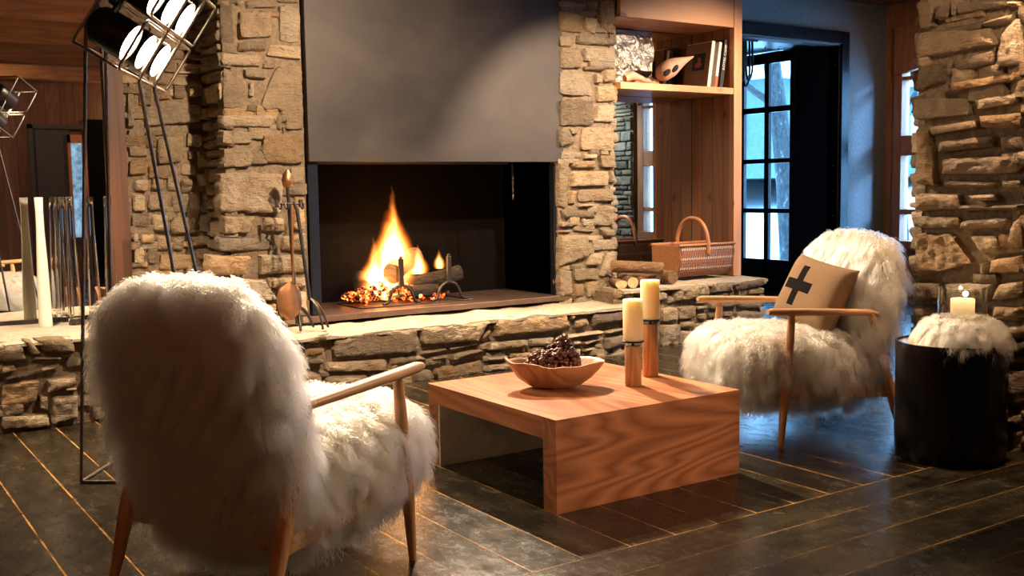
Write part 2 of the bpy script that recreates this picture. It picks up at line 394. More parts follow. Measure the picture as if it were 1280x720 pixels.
# outdoors
M['snow'] = simple('snow', (.80, .86, .92), .8, 0, .2, 3)
m = Mat('tree_bark'); c = m.coord(scale=(1, 1, .5)); nz = m.noise(c, 16, 6, .75)
M['treebark'] = m.pbr(color=m.ramp(nz, [(.40, (.010, .012, .013)), (.62, (.045, .05, .052)), (.74, (.45, .46, .47))]), rough=.95, normal=m.bump(nz, 1, .05))
M['facade'] = simple('blue_facade', (.05, .085, .10), .8, 0, .1, 8)
M['facade_win'] = simple('white_window', (.28, .30, .30), .6)
ST={
'pier_left':[(2.134,2.355,2.228,2.363,2.224,2.1,2.123,2.08),
(2.3,2.369,2.493,2.386,2.506,2.33,2.298,2.313),
(2.239,2.364,2.293,2.368,2.291,2.33,2.237,2.325),
(2.247,2.307,2.468,2.316,2.462,2.15,2.247,2.127),
(2.507,2.356,2.653,2.359,2.652,2.127,2.506,2.132),
(2.501,2.386,2.654,2.399,2.653,2.374,2.508,2.366),
(2.229,2.117,2.424,2.141,2.428,2.064,2.229,2.056),
(2.433,2.12,2.652,2.12,2.651,2.023,2.412,2.034),
(2.128,2.05,2.398,2.048,2.38,1.969,2.132,1.963),
(2.396,2.007,2.494,2,2.477,1.96,2.384,1.958),
(2.269,1.958,2.424,1.95,2.414,1.893,2.274,1.901),
(2.135,1.943,2.264,1.907,2.276,1.711,2.121,1.7),
(2.299,1.881,2.342,1.883,2.335,1.784,2.291,1.782),
(2.478,1.981,2.651,2.012,2.649,1.7,2.347,1.716),
(2.282,1.74,2.346,1.753,2.346,1.695,2.265,1.69),
(2.12,1.679,2.444,1.687,2.433,1.601,2.116,1.598),
(2.463,1.688,2.512,1.689,2.508,1.585,2.459,1.585),
(2.524,1.687,2.651,1.69,2.648,1.591,2.516,1.588),
(2.123,1.59,2.312,1.585,2.309,1.5,2.112,1.495),
(2.364,1.571,2.647,1.579,2.648,1.378,2.364,1.381),
(2.119,1.481,2.316,1.485,2.296,1.36,2.113,1.357),
(2.083,1.329,2.491,1.334,2.488,1.072,2.08,1.09),
(2.546,1.366,2.651,1.371,2.646,1.253,2.542,1.254),
(2.572,1.243,2.646,1.238,2.641,0.965,2.547,0.975),
(2.101,1.072,2.321,1.069,2.265,0.956,2.103,0.955),
(2.358,1.058,2.503,1.05,2.499,0.955,2.355,0.967),
(2.067,0.949,2.422,0.928,2.421,0.841,2.063,0.85),
(2.475,0.934,2.64,0.95,2.639,0.823,2.464,0.839),
(2.005,0.839,2.281,0.821,2.232,0.698,1.999,0.705),
(2.319,0.828,2.64,0.813,2.638,0.689,2.321,0.697),
(2.366,0.683,2.643,0.674,2.64,0.592,2.371,0.609),
(2.524,0.587,2.642,0.579,2.636,0.411,2.51,0.422),
(2.202,0.685,2.351,0.669,2.452,0.53,2.165,0.522),
(2.462,0.589,2.516,0.585,2.501,0.393,2.432,0.398),
(2.034,0.525,2.421,0.518,2.416,0.385,2.03,0.418)],
'back_left':[(1.668,1.834,1.723,1.836,1.712,1.611,1.657,1.61),
(1.679,1.898,1.734,1.901,1.728,1.845,1.676,1.843),
(1.74,1.869,1.828,1.873,1.822,1.743,1.734,1.74),
(1.844,1.882,1.939,1.885,1.934,1.787,1.836,1.776),
(1.95,1.886,2.033,1.889,2.025,1.79,1.946,1.788),
(2.043,1.915,2.152,1.919,2.147,1.811,2.041,1.799),
(1.773,1.725,2.137,1.778,2.123,1.652,1.768,1.612),
(1.664,1.602,1.744,1.612,1.748,1.531,1.661,1.53),
(1.767,1.596,1.897,1.606,1.895,1.565,1.765,1.55),
(1.66,1.513,1.779,1.523,1.783,1.433,1.664,1.433),
(1.663,1.417,1.775,1.425,1.77,1.327,1.658,1.32),
(1.829,1.548,2.011,1.584,1.995,1.401,1.837,1.384),
(2.02,1.592,2.129,1.594,2.116,1.493,2.015,1.492),
(2.023,1.481,2.074,1.481,2.071,1.418,2.02,1.418),
(2.082,1.481,2.245,1.486,2.24,1.367,2.085,1.359),
(1.978,1.398,2.078,1.401,2.075,1.317,1.974,1.318),
(1.686,1.295,1.777,1.303,1.773,1.221,1.685,1.222),
(1.793,1.311,1.875,1.31,1.871,1.228,1.79,1.229),
(1.886,1.376,1.968,1.376,1.961,1.218,1.882,1.219),
(1.973,1.301,2.057,1.301,2.055,1.25,1.971,1.251),
(2.076,1.342,2.17,1.342,2.174,1.246,2.08,1.25),
(1.677,1.211,1.756,1.205,1.751,1.098,1.671,1.1),
(1.768,1.213,1.895,1.211,1.89,1.103,1.768,1.106),
(1.911,1.202,2.011,1.201,2.005,1.083,1.905,1.086),
(2.02,1.234,2.096,1.225,2.091,1.098,2.02,1.1),
(2.108,1.233,2.19,1.223,2.176,1.088,2.102,1.089),
(1.663,1.084,1.775,1.081,1.771,0.999,1.658,0.994),
(1.783,1.089,1.889,1.086,1.884,0.97,1.782,0.974),
(2.081,1.073,2.245,1.069,2.24,0.957,2.076,0.963),
(1.905,1.069,2.063,1.062,2.05,0.956,1.899,0.953),
(1.666,0.983,1.706,0.985,1.702,0.911,1.662,0.912),
(1.716,0.968,1.802,0.97,1.798,0.899,1.713,0.902),
(1.809,0.956,1.896,0.95,1.891,0.853,1.805,0.857),
(1.661,0.888,1.741,0.889,1.728,0.778,1.656,0.781),
(1.749,0.884,1.814,0.886,1.809,0.773,1.744,0.777),
(1.907,0.936,1.982,0.933,1.978,0.849,1.903,0.852),
(1.999,0.946,2.152,0.94,2.149,0.872,2.047,0.88),
(2.055,0.859,2.175,0.862,2.18,0.771,2.051,0.778),
(1.82,0.839,2.036,0.829,2.031,0.719,1.815,0.731)],
'pier_right':[(4.632,2.563,4.893,2.573,4.892,2.513,4.631,2.508),
(4.904,2.586,4.998,2.594,4.997,2.53,4.913,2.531),
(5.009,2.595,5.158,2.608,5.149,2.336,5.006,2.384),
(4.851,2.502,4.997,2.513,4.997,2.481,4.85,2.469),
(4.631,2.497,4.846,2.472,4.849,2.333,4.629,2.341),
(4.865,2.463,4.997,2.465,4.974,2.325,4.864,2.374),
(4.628,2.318,4.787,2.328,4.745,2.229,4.627,2.225),
(4.797,2.329,5.149,2.325,5.149,2.265,4.796,2.252),
(4.848,2.24,5.155,2.259,5.154,2.13,4.857,2.131),
(4.627,2.217,4.806,2.233,4.835,2.078,4.625,2.063),
(4.856,2.107,5.046,2.108,5.035,2.066,4.856,2.066),
(4.625,2.055,4.95,2.054,4.948,1.874,4.622,1.879),
(4.961,2.055,5.035,2.05,5.023,1.975,4.96,1.973),
(5.044,2.092,5.153,2.094,5.153,1.997,5.038,1.984),
(4.981,1.965,5.152,1.981,5.151,1.848,4.979,1.839),
(4.621,1.846,4.958,1.866,4.935,1.66,4.619,1.653),
(4.99,1.826,5.151,1.834,5.15,1.689,4.946,1.693),
(4.618,1.641,4.706,1.639,4.787,1.542,4.616,1.492),
(4.716,1.649,4.803,1.649,4.798,1.588,4.726,1.591),
(4.83,1.658,5.143,1.664,5.141,1.471,4.817,1.477),
(4.632,1.484,4.838,1.474,4.837,1.415,4.631,1.408),
(4.848,1.461,4.965,1.462,4.964,1.415,4.848,1.415),
(4.986,1.453,5.148,1.454,5.153,1.345,5.006,1.353),
(4.734,1.413,4.964,1.413,4.963,1.347,4.733,1.347),
(4.611,1.396,4.717,1.396,4.692,1.053,4.606,1.055),
(4.732,1.331,5.081,1.338,5.08,1.212,4.731,1.208),
(5.097,1.335,5.153,1.335,5.152,1.237,5.096,1.237),
(4.793,1.191,5.146,1.208,5.145,1.093,4.792,1.095),
(4.71,1.192,4.78,1.188,4.779,1.079,4.704,1.077),
(4.796,1.083,4.928,1.085,4.928,1.055,4.795,1.058),
(4.626,1.051,4.939,1.035,4.938,0.971,4.666,0.976),
(4.965,1.071,5.144,1.076,5.143,0.898,4.952,0.921),
(4.98,0.903,5.143,0.889,5.136,0.825,5.044,0.828),
(4.621,0.961,4.738,0.957,4.737,0.911,4.62,0.915),
(4.748,0.944,4.955,0.954,4.958,0.862,4.747,0.878),
(4.609,0.899,4.737,0.895,4.737,0.868,4.609,0.873),
(4.609,0.863,4.894,0.856,4.892,0.679,4.605,0.623),
(4.908,0.825,5.149,0.812,5.148,0.718,4.924,0.728),
(4.914,0.717,5.064,0.713,4.998,0.606,4.87,0.622),
(5.082,0.713,5.148,0.71,5.146,0.512,4.987,0.531),
(4.733,0.612,4.966,0.6,4.976,0.506,4.742,0.508),
(4.605,0.611,4.727,0.596,4.73,0.395,4.602,0.404),
(4.746,0.495,4.847,0.488,4.846,0.379,4.745,0.386),
(4.858,0.508,5.139,0.501,5.127,0.359,4.856,0.378)],
'hearth':[(2.417,0.353,2.587,0.37,2.542,0.306,2.415,0.294),
(2.415,0.283,2.553,0.277,2.522,0.228,2.413,0.228),
(2.413,0.22,2.53,0.22,2.528,0.172,2.411,0.169),
(2.41,0.161,2.527,0.116,2.522,-0.011,2.405,0.003),
(2.599,0.349,3.17,0.343,3.175,0.183,2.572,0.199),
(3.189,0.346,3.723,0.348,3.603,0.21,3.195,0.219),
(3.618,0.221,3.712,0.292,3.722,0.264,3.659,0.204),
(2.537,0.187,2.969,0.17,2.939,0.086,2.535,0.119),
(2.974,0.17,3.175,0.17,3.25,0.12,2.958,0.109),
(3.194,0.189,3.387,0.193,3.397,0.165,3.193,0.151),
(3.402,0.194,3.587,0.2,3.628,0.186,3.406,0.164),
(3.26,0.145,3.401,0.149,3.395,0.109,3.259,0.111),
(3.411,0.148,3.637,0.163,3.678,0.141,3.41,0.099),
(3.296,0.064,3.656,0.091,3.654,-0.01,3.294,-0.03),
(3.143,0.072,3.277,0.066,3.275,-0.027,3.16,-0.022),
(2.535,0.107,2.822,0.087,2.818,-0.048,2.53,-0.02),
(2.831,0.082,3.134,0.073,3.129,-0.086,2.827,-0.049),
(2.949,0.098,3.135,0.099,3.134,0.078,2.948,0.077),
(3.141,-0.029,3.602,-0.048,3.6,-0.145,3.139,-0.096),
(3.743,0.356,4.364,0.335,4.408,0.213,3.751,0.227),
(4.375,0.327,4.427,0.332,4.421,0.291,4.386,0.28),
(4.415,0.282,4.525,0.304,4.554,0.233,4.417,0.214),
(4.549,0.325,4.893,0.319,4.892,0.243,4.572,0.218),
(3.694,0.202,4.022,0.195,4.02,0.122,3.697,0.131),
(4.029,0.197,4.248,0.189,4.202,0.122,4.031,0.125),
(4.26,0.185,4.666,0.195,4.672,0.166,4.259,0.149),
(4.488,0.125,4.672,0.152,4.672,0.11,4.5,0.098),
(4.27,0.138,4.477,0.142,4.476,0.1,4.27,0.106),
(4.69,0.187,4.892,0.195,4.892,0.166,4.69,0.146),
(4.69,0.136,4.873,0.145,4.891,0.05,4.683,0.042),
(3.671,0.106,3.864,0.097,3.863,0.057,3.665,0.064),
(3.875,0.109,4.047,0.101,4.047,0.056,3.874,0.06),
(3.675,0.053,3.887,0.048,3.885,-0.013,3.674,-0.007),
(3.897,0.047,4.057,0.05,4.056,-0.009,3.896,-0.009),
(4.064,0.09,4.281,0.098,4.268,-0.013,4.067,-0.01),
(4.292,0.095,4.476,0.086,4.475,-0.017,4.285,-0.006),
(4.499,0.076,4.576,0.086,4.587,0.047,4.499,0.046),
(4.599,0.036,4.909,0.034,4.908,-0.082,4.616,-0.06),
(4.588,0.099,4.671,0.103,4.665,0.058,4.599,0.063),
(3.521,-0.003,4.045,-0.053,4.043,-0.135,3.519,-0.081),
(4.056,-0.027,4.592,-0.067,4.591,-0.199,4.054,-0.145)],
'ledge_right':[(5.456,0.442,5.815,0.461,5.815,0.339,5.463,0.316),
(5.84,0.447,6.079,0.445,6.088,0.363,5.849,0.367),
(6.105,0.443,6.425,0.455,6.426,0.385,6.106,0.362),
(5.336,0.29,5.495,0.29,5.495,0.176,5.336,0.177),
(5.503,0.289,5.682,0.288,5.682,0.184,5.503,0.181),
(5.69,0.311,5.815,0.314,5.815,0.284,5.69,0.291),
(5.69,0.281,5.82,0.276,5.82,0.234,5.69,0.244),
(5.832,0.295,6.141,0.291,6.141,0.241,5.841,0.233),
(6.158,0.302,6.427,0.277,6.427,0.194,6.159,0.221),
(5.328,0.166,5.527,0.161,5.527,-0.02,5.335,-0.014),
(5.535,0.172,5.674,0.167,5.658,0.101,5.535,0.112),
(5.535,0.103,5.658,0.093,5.641,0.005,5.535,-0.009),
(5.298,0.44,5.4,0.398,5.392,0.351,5.305,0.339),
(5.181,0.331,5.321,0.332,5.32,0.178,5.18,0.178),
(5.119,0.183,5.312,0.167,5.312,-0.011,5.118,0.008),
(5.674,0.148,6.098,0.138,6.099,0.012,5.674,0.026),
(6.115,0.211,6.427,0.187,6.429,-0.018,6.116,0.011)],
'ledge_left':[(0.786,0.468,0.888,0.453,0.909,0.369,0.78,0.363),
(0.94,0.476,1.139,0.463,1.135,0.379,0.991,0.388),
(0.779,0.35,0.848,0.351,0.866,0.318,0.776,0.301),
(0.785,0.286,1.06,0.34,1.057,0.292,0.784,0.268),
(0.989,0.258,1.151,0.274,1.147,0.208,0.995,0.176),
(0.774,0.258,0.969,0.261,0.942,0.144,0.766,0.122),
(0.951,0.179,0.999,0.168,1,0.083,0.945,0.099),
(1.009,0.161,1.145,0.167,1.138,0.028,1.007,0.012),
(0.765,0.101,1,0.078,0.996,0.005,0.761,0.016),
(1.074,0.204,1.142,0.203,1.14,0.178,1.072,0.18),
(0.892,0.475,0.932,0.465,0.981,0.389,0.915,0.392),
(0.92,0.384,1.082,0.368,1.071,0.346,0.918,0.357)],
'pillar':[(3.127,2.058,3.028,2.048,3.011,1.912,3.109,1.913),
(3.02,2.023,2.941,2.017,2.943,1.945,3.012,1.946),
(2.932,2.034,2.909,2.03,2.907,1.952,2.934,1.95),
(2.905,2.029,2.679,1.994,2.678,1.96,2.903,1.951),
(2.673,1.993,2.606,1.983,2.605,1.949,2.672,1.957),
(3.117,1.916,2.732,1.892,2.723,1.798,3.121,1.779),
(2.79,1.916,2.623,1.94,2.639,1.891,2.783,1.882),
(2.677,1.845,2.604,1.926,2.597,1.692,2.714,1.704),
(2.961,1.76,2.723,1.792,2.727,1.717,2.909,1.694),
(3.116,1.771,2.972,1.755,2.963,1.662,3.11,1.626),
(2.945,1.663,2.609,1.685,2.607,1.63,2.914,1.609),
(3.124,1.608,2.831,1.59,2.824,1.494,3.121,1.494),
(2.823,1.575,2.612,1.595,2.61,1.532,2.792,1.516),
(3.032,1.47,2.789,1.489,2.786,1.438,3.026,1.414),
(2.781,1.503,2.591,1.507,2.589,1.421,2.777,1.437),
(3.118,1.473,3.035,1.458,2.988,1.181,3.115,1.196),
(2.984,1.399,2.706,1.413,2.704,1.35,2.975,1.333),
(2.697,1.409,2.588,1.403,2.586,1.328,2.685,1.332),
(2.975,1.321,2.585,1.319,2.583,1.226,2.977,1.231),
(2.973,1.219,2.681,1.202,2.705,1.169,2.971,1.171),
(2.675,1.213,2.582,1.212,2.581,1.171,2.667,1.166),
(3.11,1.157,2.868,1.152,2.866,1.067,3.108,1.061),
(2.838,1.146,2.692,1.151,2.691,1.113,2.787,1.11),
(2.857,1.1,2.579,1.105,2.578,1.069,2.866,1.067),
(3.119,1.048,2.876,1.049,2.874,0.984,3.117,0.98),
(2.869,1.03,2.623,1.051,2.635,0.994,2.88,0.978),
(3.117,0.961,2.908,0.97,2.78,0.827,3.111,0.736),
(2.833,0.964,2.668,0.967,2.669,0.877,2.771,0.867),
(2.622,1.027,2.568,1.066,2.563,0.882,2.644,0.932),
(2.766,0.837,2.729,0.847,2.727,0.775,2.768,0.772),
(2.712,0.857,2.563,0.887,2.56,0.793,2.716,0.784),
(3.111,0.727,2.961,0.736,2.958,0.643,3.109,0.625),
(2.946,0.737,2.684,0.748,2.707,0.667,2.936,0.615),
(2.667,0.751,2.559,0.771,2.557,0.679,2.712,0.661),
(3.109,0.612,2.979,0.63,2.987,0.53,3.106,0.508),
(2.968,0.604,2.716,0.644,2.733,0.555,2.966,0.528),
(2.697,0.649,2.556,0.657,2.553,0.579,2.7,0.576),
(2.675,0.557,2.553,0.572,2.551,0.51,2.644,0.476),
(2.711,0.474,2.551,0.501,2.549,0.448,2.69,0.425),
(2.695,0.412,2.549,0.435,2.548,0.394,2.688,0.37),
(2.707,0.351,2.547,0.376,2.542,0.206,2.703,0.193),
(2.702,0.157,2.541,0.179,2.539,0.121,2.7,0.096),
(2.696,0.075,2.539,0.107,2.535,-0.028,2.686,-0.047),
(3.106,0.489,2.752,0.534,2.747,0.368,3.102,0.322),
(3.102,0.302,2.727,0.352,2.723,0.204,3.098,0.145),
(3.098,0.125,2.722,0.176,2.719,0.056,3.094,-0.014),
(3.094,-0.034,2.718,0.037,2.716,-0.038,3.092,-0.113)],
}
# ------------------------------------------------------------------ stonework
TONES = [(.46, .345, .23), (.40, .295, .195), (.50, .385, .26), (.34, .26, .18), (.44, .295, .17), (.38, .305, .225), (.29, .22, .16), (.47, .365, .265)]
def stone_mesh(quads, frame, rng, D=(.03, .06), cell=.014, back=0.0, shrink=-.002):
    """one grid per stone: quad corners (u, v) TL TR BR BL on a wall plane; frame(u, v, d) -> world"""
    V = []; F = []; A = []
    for q in quads:
        P = [Vector((q[2*i], q[2*i+1])) for i in range(4)]
        cen = (P[0]+P[1]+P[2]+P[3])/4
        P = [p + (cen-p).normalized()*shrink for p in P]
        w = ((P[1]-P[0]).length + (P[2]-P[3]).length)/2; h = ((P[0]-P[3]).length + (P[1]-P[2]).length)/2
        nu = max(4, min(44, int(w/cell))); nv = max(4, min(34, int(h/cell)))
        tone = Vector(rng.choice(TONES))*rng.uniform(.66, 1.15)
        dm = rng.uniform(*D); tx = rng.uniform(-.10, .10); ty = rng.uniform(-.10, .12)
        sd = Vector((rng.uniform(0, 50), rng.uniform(0, 50), rng.uniform(0, 50)))
        rd = rng.uniform(.02, .10); soft = rng.uniform(.006, .013)
        b = len(V)
        for j in range(nv+1):
            for i in range(nu+1):
                p, r = 2*i/nu-1, 2*j/nv-1
                k = 1 - rd*(p*p)*(r*r)
                s, t = (p*k+1)/2, (r*k+1)/2
                uv = (P[0]*(1-s)+P[1]*s)*(1-t) + (P[3]*(1-s)+P[2]*s)*t
                e = min(s*w, (1-s)*w, t*h, (1-t)*h)
                nz1 = noise.noise(Vector((uv.x, uv.y, 0))*26 + sd)
                nz0 = noise.noise(Vector((uv.x, uv.y, 0))*9 + sd)
                nz2 = noise.noise(Vector((uv.x*38, uv.y*80, 0)) + sd) + .7*noise.noise(Vector((uv.x*85, uv.y*130, 3)) + sd)
                edge = exp(-e/.02)
                uv2 = uv + (uv-cen)*(edge*nz1*.11) + (uv-cen)*(edge*nz0*.10)
                d = dm*(1-exp(-(e+.001)/soft)) + (nz0*.018 + nz1*.011 + nz2*.0065)*(1-.5*edge) + (uv.x-cen.x)*tx*.6 + (uv.y-cen.y)*ty
                if i in (0, nu) or j in (0, nv): d = -.045
                V.append(frame(uv2.x, uv2.y, d + back)); A.append((*tone, 1))
        W = nu+1
        for j in range(nv):
            for i in range(nu):
                a = b+j*W+i
                F.append((a, a+W, a+W+1, a+1))
    return V, F, A

def random_courses(u0, u1, v0, v1, rng, hh=(.06, .15), ww=(.12, .38), avoid=None):
    out = []; v = v0
    while v < v1-.02:
        h = min(rng.uniform(*hh), v1-v)
        if v1-v-h < .035: h = v1-v
        u = u0
        while u < u1-.01:
            w = min(rng.uniform(*ww), u1-u)
            if u1-u-w < .06: w = u1-u
            j = lambda: rng.uniform(-.008, .008)
            cu, cv = u+w/2, v+h/2
            if not (avoid and avoid(cu, cv)):
                if h > .1 and rng.random() < .3:
                    k = rng.uniform(.4, .6)*h
                    out.append((u, v+h+j(), u+w, v+h+j(), u+w, v+k+j(), u, v+k+j())); out.append((u, v+k+j(), u+w, v+k+j(), u+w, v+j(), u, v+j()))
                else: out.append((u, v+h+j(), u+w, v+h+j(), u+w, v+j(), u, v+j()))
            u += w
        v += h
    return out

def fr_y(Y): return lambda u, v, d: (u, Y-d, v)       # faces the room (towards -Y)
def fr_x(X, s=-1): return lambda u, v, d: (X+s*d, u, v)

def stone_wall(name, parts, core, seed, label=None, DT=(.022, .046), gap=-.002):
    """parts: list of (frame, traced quads, (u0,u1,v0,v1)); core: box behind the stones"""
    rng = random.Random(seed)
    mb = MB(); attr = []
    for frame, traced, ub, flip in parts:
        boxes = [(min(q[0::2]), max(q[0::2]), min(q[1::2]), max(q[1::2])) for q in traced]
        near = lambda u, v: any(b[0] < u < b[1] and b[2] < v < b[3] for b in boxes)
        sets = []
        fill = random_courses(*ub, rng, hh=(.05, .11) if traced else (.06, .15), ww=(.08, .22) if traced else (.12, .36), avoid=near if traced else None)
        sets.append((fill, (.020, .036), -.006 if traced else 0.0, .013))
        if traced: sets.append((traced, DT, 0.0, .0105))
        for qs, D, back, cell in sets:
            V, F, A = stone_mesh(qs, frame, rng, D, cell, back, gap)
            if flip: F = [tuple(reversed(f)) for f in F]
            mb.cur = 0; mb.add(V, F); attr += A
    mb.cur = 1; mb.box(*core); attr += [(.3, .22, .14, 1)]*8
    o = mb.build(name, [M['stone'], M['mortar']], None, smooth=50, attr=attr)
    tag(o, label, kind='structure')
    return o

stone_wall('wall_left_pier', [(fr_y(6.28), ST['pier_left'], (2.13, 2.66, .36, 3.0), False),
                              (fr_x(2.15), [], (6.26, 6.66, .36, 3.0), True)], ((2.158, 6.284, .3), (2.655, 7.0, 3.08)), 3)
stone_wall('wall_left_back', [(fr_y(6.65), ST['back_left'], (1.63, 2.17, .44, 3.0), False)], ((1.64, 6.654, .3), (2.2, 7.0, 3.08)), 5)
stone_wall('wall_right_pier', [(fr_y(6.25), ST['pier_right'], (4.60, 5.16, .33, 3.0), False),
                               (fr_x(5.16, 1), [], (6.24, 6.7, .36, 3.0), False)], ((4.62, 6.254, .3), (5.152, 7.0, 3.08)), 9)
stone_wall('wall_hearth', [(fr_y(5.82), ST['hearth'], (1.9, 4.92, 0, .335), False), (fr_x(4.92, 1), [], (5.81, 6.3, 0, .33), False)],
           ((1.86, 5.835, -.02), (4.905, 6.6, .33)), 11, DT=(.03, .058), gap=.001)
stone_wall('wall_ledge_right', [(fr_y(5.93), ST['ledge_right'], (4.92, 6.44, 0, .445), False), (fr_x(6.45, 1), [], (5.92, 6.7, 0, .44), False)],
           ((4.93, 5.945, -.02), (6.435, 7.0, .43)), 13)
stone_wall('wall_ledge_left', [(fr_y(5.84), ST['ledge_left'], (-.6, 1.9, 0, .452), False)], ((-1.5, 5.855, -.02), (1.9, 7.0, .45)), 17)
stone_wall('wall_right_pillar', [(fr_x(4.45), ST['pillar'], (1.2, 3.13, 0, 3.02), True),
                                 (lambda u, v, d: (u, 3.13+d, v), [], (4.45, 5.3, 0, 3.02), True)], ((4.456, 1.2, -.02), (5.3, 3.122, 3.08)), 19, DT=(.034, .066), gap=.001)
stone_wall('wall_right_stone', [(fr_x(9.62), [], (-.6, 2.14, 0, 3.0), True)], ((9.63, -.6, 0), (9.72, 2.15, 3.08)), 23)

def slab(name, x0, x1, y0, y1, z0, z1, seed, tone, rough=.012):
    rng = random.Random(seed); mb = MB(); A = []
    nx = int((x1-x0)/.03); ny = max(6, int((y1-y0)/.03))
    V = []; F = []
    def pt(i, j, lay):
        x = x0+(x1-x0)*i/nx; y = y0+(y1-y0)*j/ny
        n = fbm((x, y, seed), 5, 4)
        if j == 0: y += .026*fbm((x, seed, 1), 7, 4) - .008
        e = min(1, (j+.0)/1.0)
        z = z1 + rough*n*.8 - (0 if j else .008)
        return (x, y, z if lay else z0)
    for lay in (1, 0):
        for j in range(ny+1):
            for i in range(nx+1): V.append(pt(i, j, lay)); 
    W = nx+1; off = W*(ny+1)
    for j in range(ny):
        for i in range(nx):
            a = j*W+i; F.append((a, a+1, a+W+1, a+W))
    for i in range(nx):
        F.append((off+i, off+i+1, i+1, i)); a = ny*W+i; F.append((a, a+1, off+a+1, off+a))
    for j in range(ny):
        F.append((j*W, (j+1)*W, off+(j+1)*W, off+j*W)); a = j*W+nx; F.append((off+a, off+a+W, a+W, a))
    A = [(*(Vector(tone)*(1+.12*fbm((v[0], v[1], 2), 3, 3))), 1) for v in V]
    mb.add(V, F)
    return tag(mb.build(name, M['slab'], None, smooth=45, attr=A), kind='structure')
slab('trim_hearth_top', 1.88, 4.95, 5.785, 6.34, .325, .352, 1, (.58, .475, .365), .02)
slab('trim_ledge_top_left', -1.5, 1.9, 5.82, 6.66, .44, .462, 2, (.68, .60, .48), .006)
slab('trim_ledge_top_right', 4.94, 6.46, 5.90, 6.72, .425, .452, 3, (.54, .44, .335))

# ------------------------------------------------------------------ room shell
def struct(name, mb, mat, **kw):
    return tag(mb.build(name, mat, None, **kw), kind='structure')
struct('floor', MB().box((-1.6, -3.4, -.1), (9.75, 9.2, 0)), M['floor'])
struct('ceiling', MB().box((-1.6, -3.4, 3.08), (9.8, 9.2, 3.2)), M['ceil'])
for k, y in enumerate((-2.4, -.6, 1.15, 2.95, 4.75)):
    struct('trim_%d' % (k+1), MB().box((-1.5, y-.11, 2.80), (9.65, y+.11, 3.085)), M['beam'], bevel=.012)
struct('wall_left', MB().box((-1.65, -3.4, 0), (-1.5, 7.0, 3.1)), M['cladding'])
struct('wall_front', MB().box((-1.6, -3.5, 0), (9.8, -3.2, 3.1)), M['cladding'])
struct('wall_back_left', MB().box((-1.6, 6.68, 0), (1.7, 7.0, 3.1)), M['darkwall'])
struct('wall_chimney', MB().box((1.6, 7.0, 0), (6.6, 7.1, 3.1)), M['darkwall'])
struct('wall_above_hearth', MB().box((2.6, 6.9, 1.4), (4.7, 7.0, 3.1)), M['darkwall'])
# door wall with the steel-lined opening
dw = MB().box((6.4, 7.2, 0), (7.30, 7.35, 3.1)).box((8.95, 7.2, 0), (9.75, 7.35, 3.1)).box((7.30, 7.2, 2.62), (8.95, 7.35, 3.1)).box((6.4, 6.75, 0), (6.55, 7.2, 3.1))
struct('wall_back_right', dw, M['plaster'])
struct('trim_6', MB().box((1.535, 6.61, .455), (1.645, 6.675, 3.08)), M['post'])
# right wall: solid pieces round its windows
rw = MB()
WZ0, WZ1 = .55, 2.46
for (a, b) in ((-3.4, 2.20), (3.35, 4.7), (7.07, 7.4)): rw.box((9.70, a, 0), (9.85, b, 3.1))
for (a, b) in ((2.20, 3.35), (4.7, 7.07)):
    rw.box((9.70, a, 0), (9.85, b, WZ0)); rw.box((9.70, a, WZ1), (9.85, b, 3.1))
struct('wall_right', rw, M['winwood'])

def window(name, y0, y1, cols, arch=True, seed=0):
    w = MB(); X0, X1 = 9.66, 9.80
    w.box((X0, y0, WZ0-.02), (X1, y0+.12, WZ1+.02)); w.box((X0, y1-.10, WZ0-.02), (X1, y1, WZ1+.02))
    w.box((X0-.004, y0-.004, WZ0-.06), (X1, y1+.004, WZ0+.04)); w.box((X0+.006, y0+.05, 1.49), (X1-.004, y1-.05, 1.70)); w.box((X0+.01, y0+.05, .87), (X1-.004, y1-.05, .925))
    w.box((X0+.01, y0+.05, 2.275), (X1-.004, y1-.05, 2.315)); w.box((X0+.003, y0+.05, 2.43), (X1-.003, y1-.05, WZ1+.015))
    step = (y1-y0)/cols
    for k in range(1, cols): w.box((X0, y0+step*k-.05, WZ0), (X1, y0+step*k+.05, WZ1))
    fr = tag(w.build(name, M['winwood'], None, bevel=.006), 'red-brown timber window frame in the right wall behind the stone pillar' if seed else None, kind='structure')
    # arched head board
    hb = MB(); n = 12
    vs = []; fs = []
    for i in range(n+1):
        t = i/n; y = y1-.02 + (y0-y1+.04)*t
        z = 2.33 + .13*sin(pi*t)
        for xx in (9.63, 9.70):
            vs.append((xx, y, z)); vs.append((xx, y, 2.83))
    for i in range(n):
        a = 4*i
        fs += [(a, a+4, a+5, a+1), (a+2, a+3, a+7, a+6), (a, a+2, a+6, a+4), (a+1, a+5, a+7, a+3)]
    fs += [(0, 1, 3, 2), (4*n, 4*n+2, 4*n+3, 4*n+1)]
    hb.add(vs, fs); hb.build('head_board', M['winwood'], fr, bevel=.004)
    MB().box((9.735, y0+.05, WZ0), (9.741, y1-.05, WZ1)).build('pane', M['pane'], fr)
    return fr
window('window_1', 4.7, 7.07, 3)
window('window_2', 2.20, 3.35, 2)

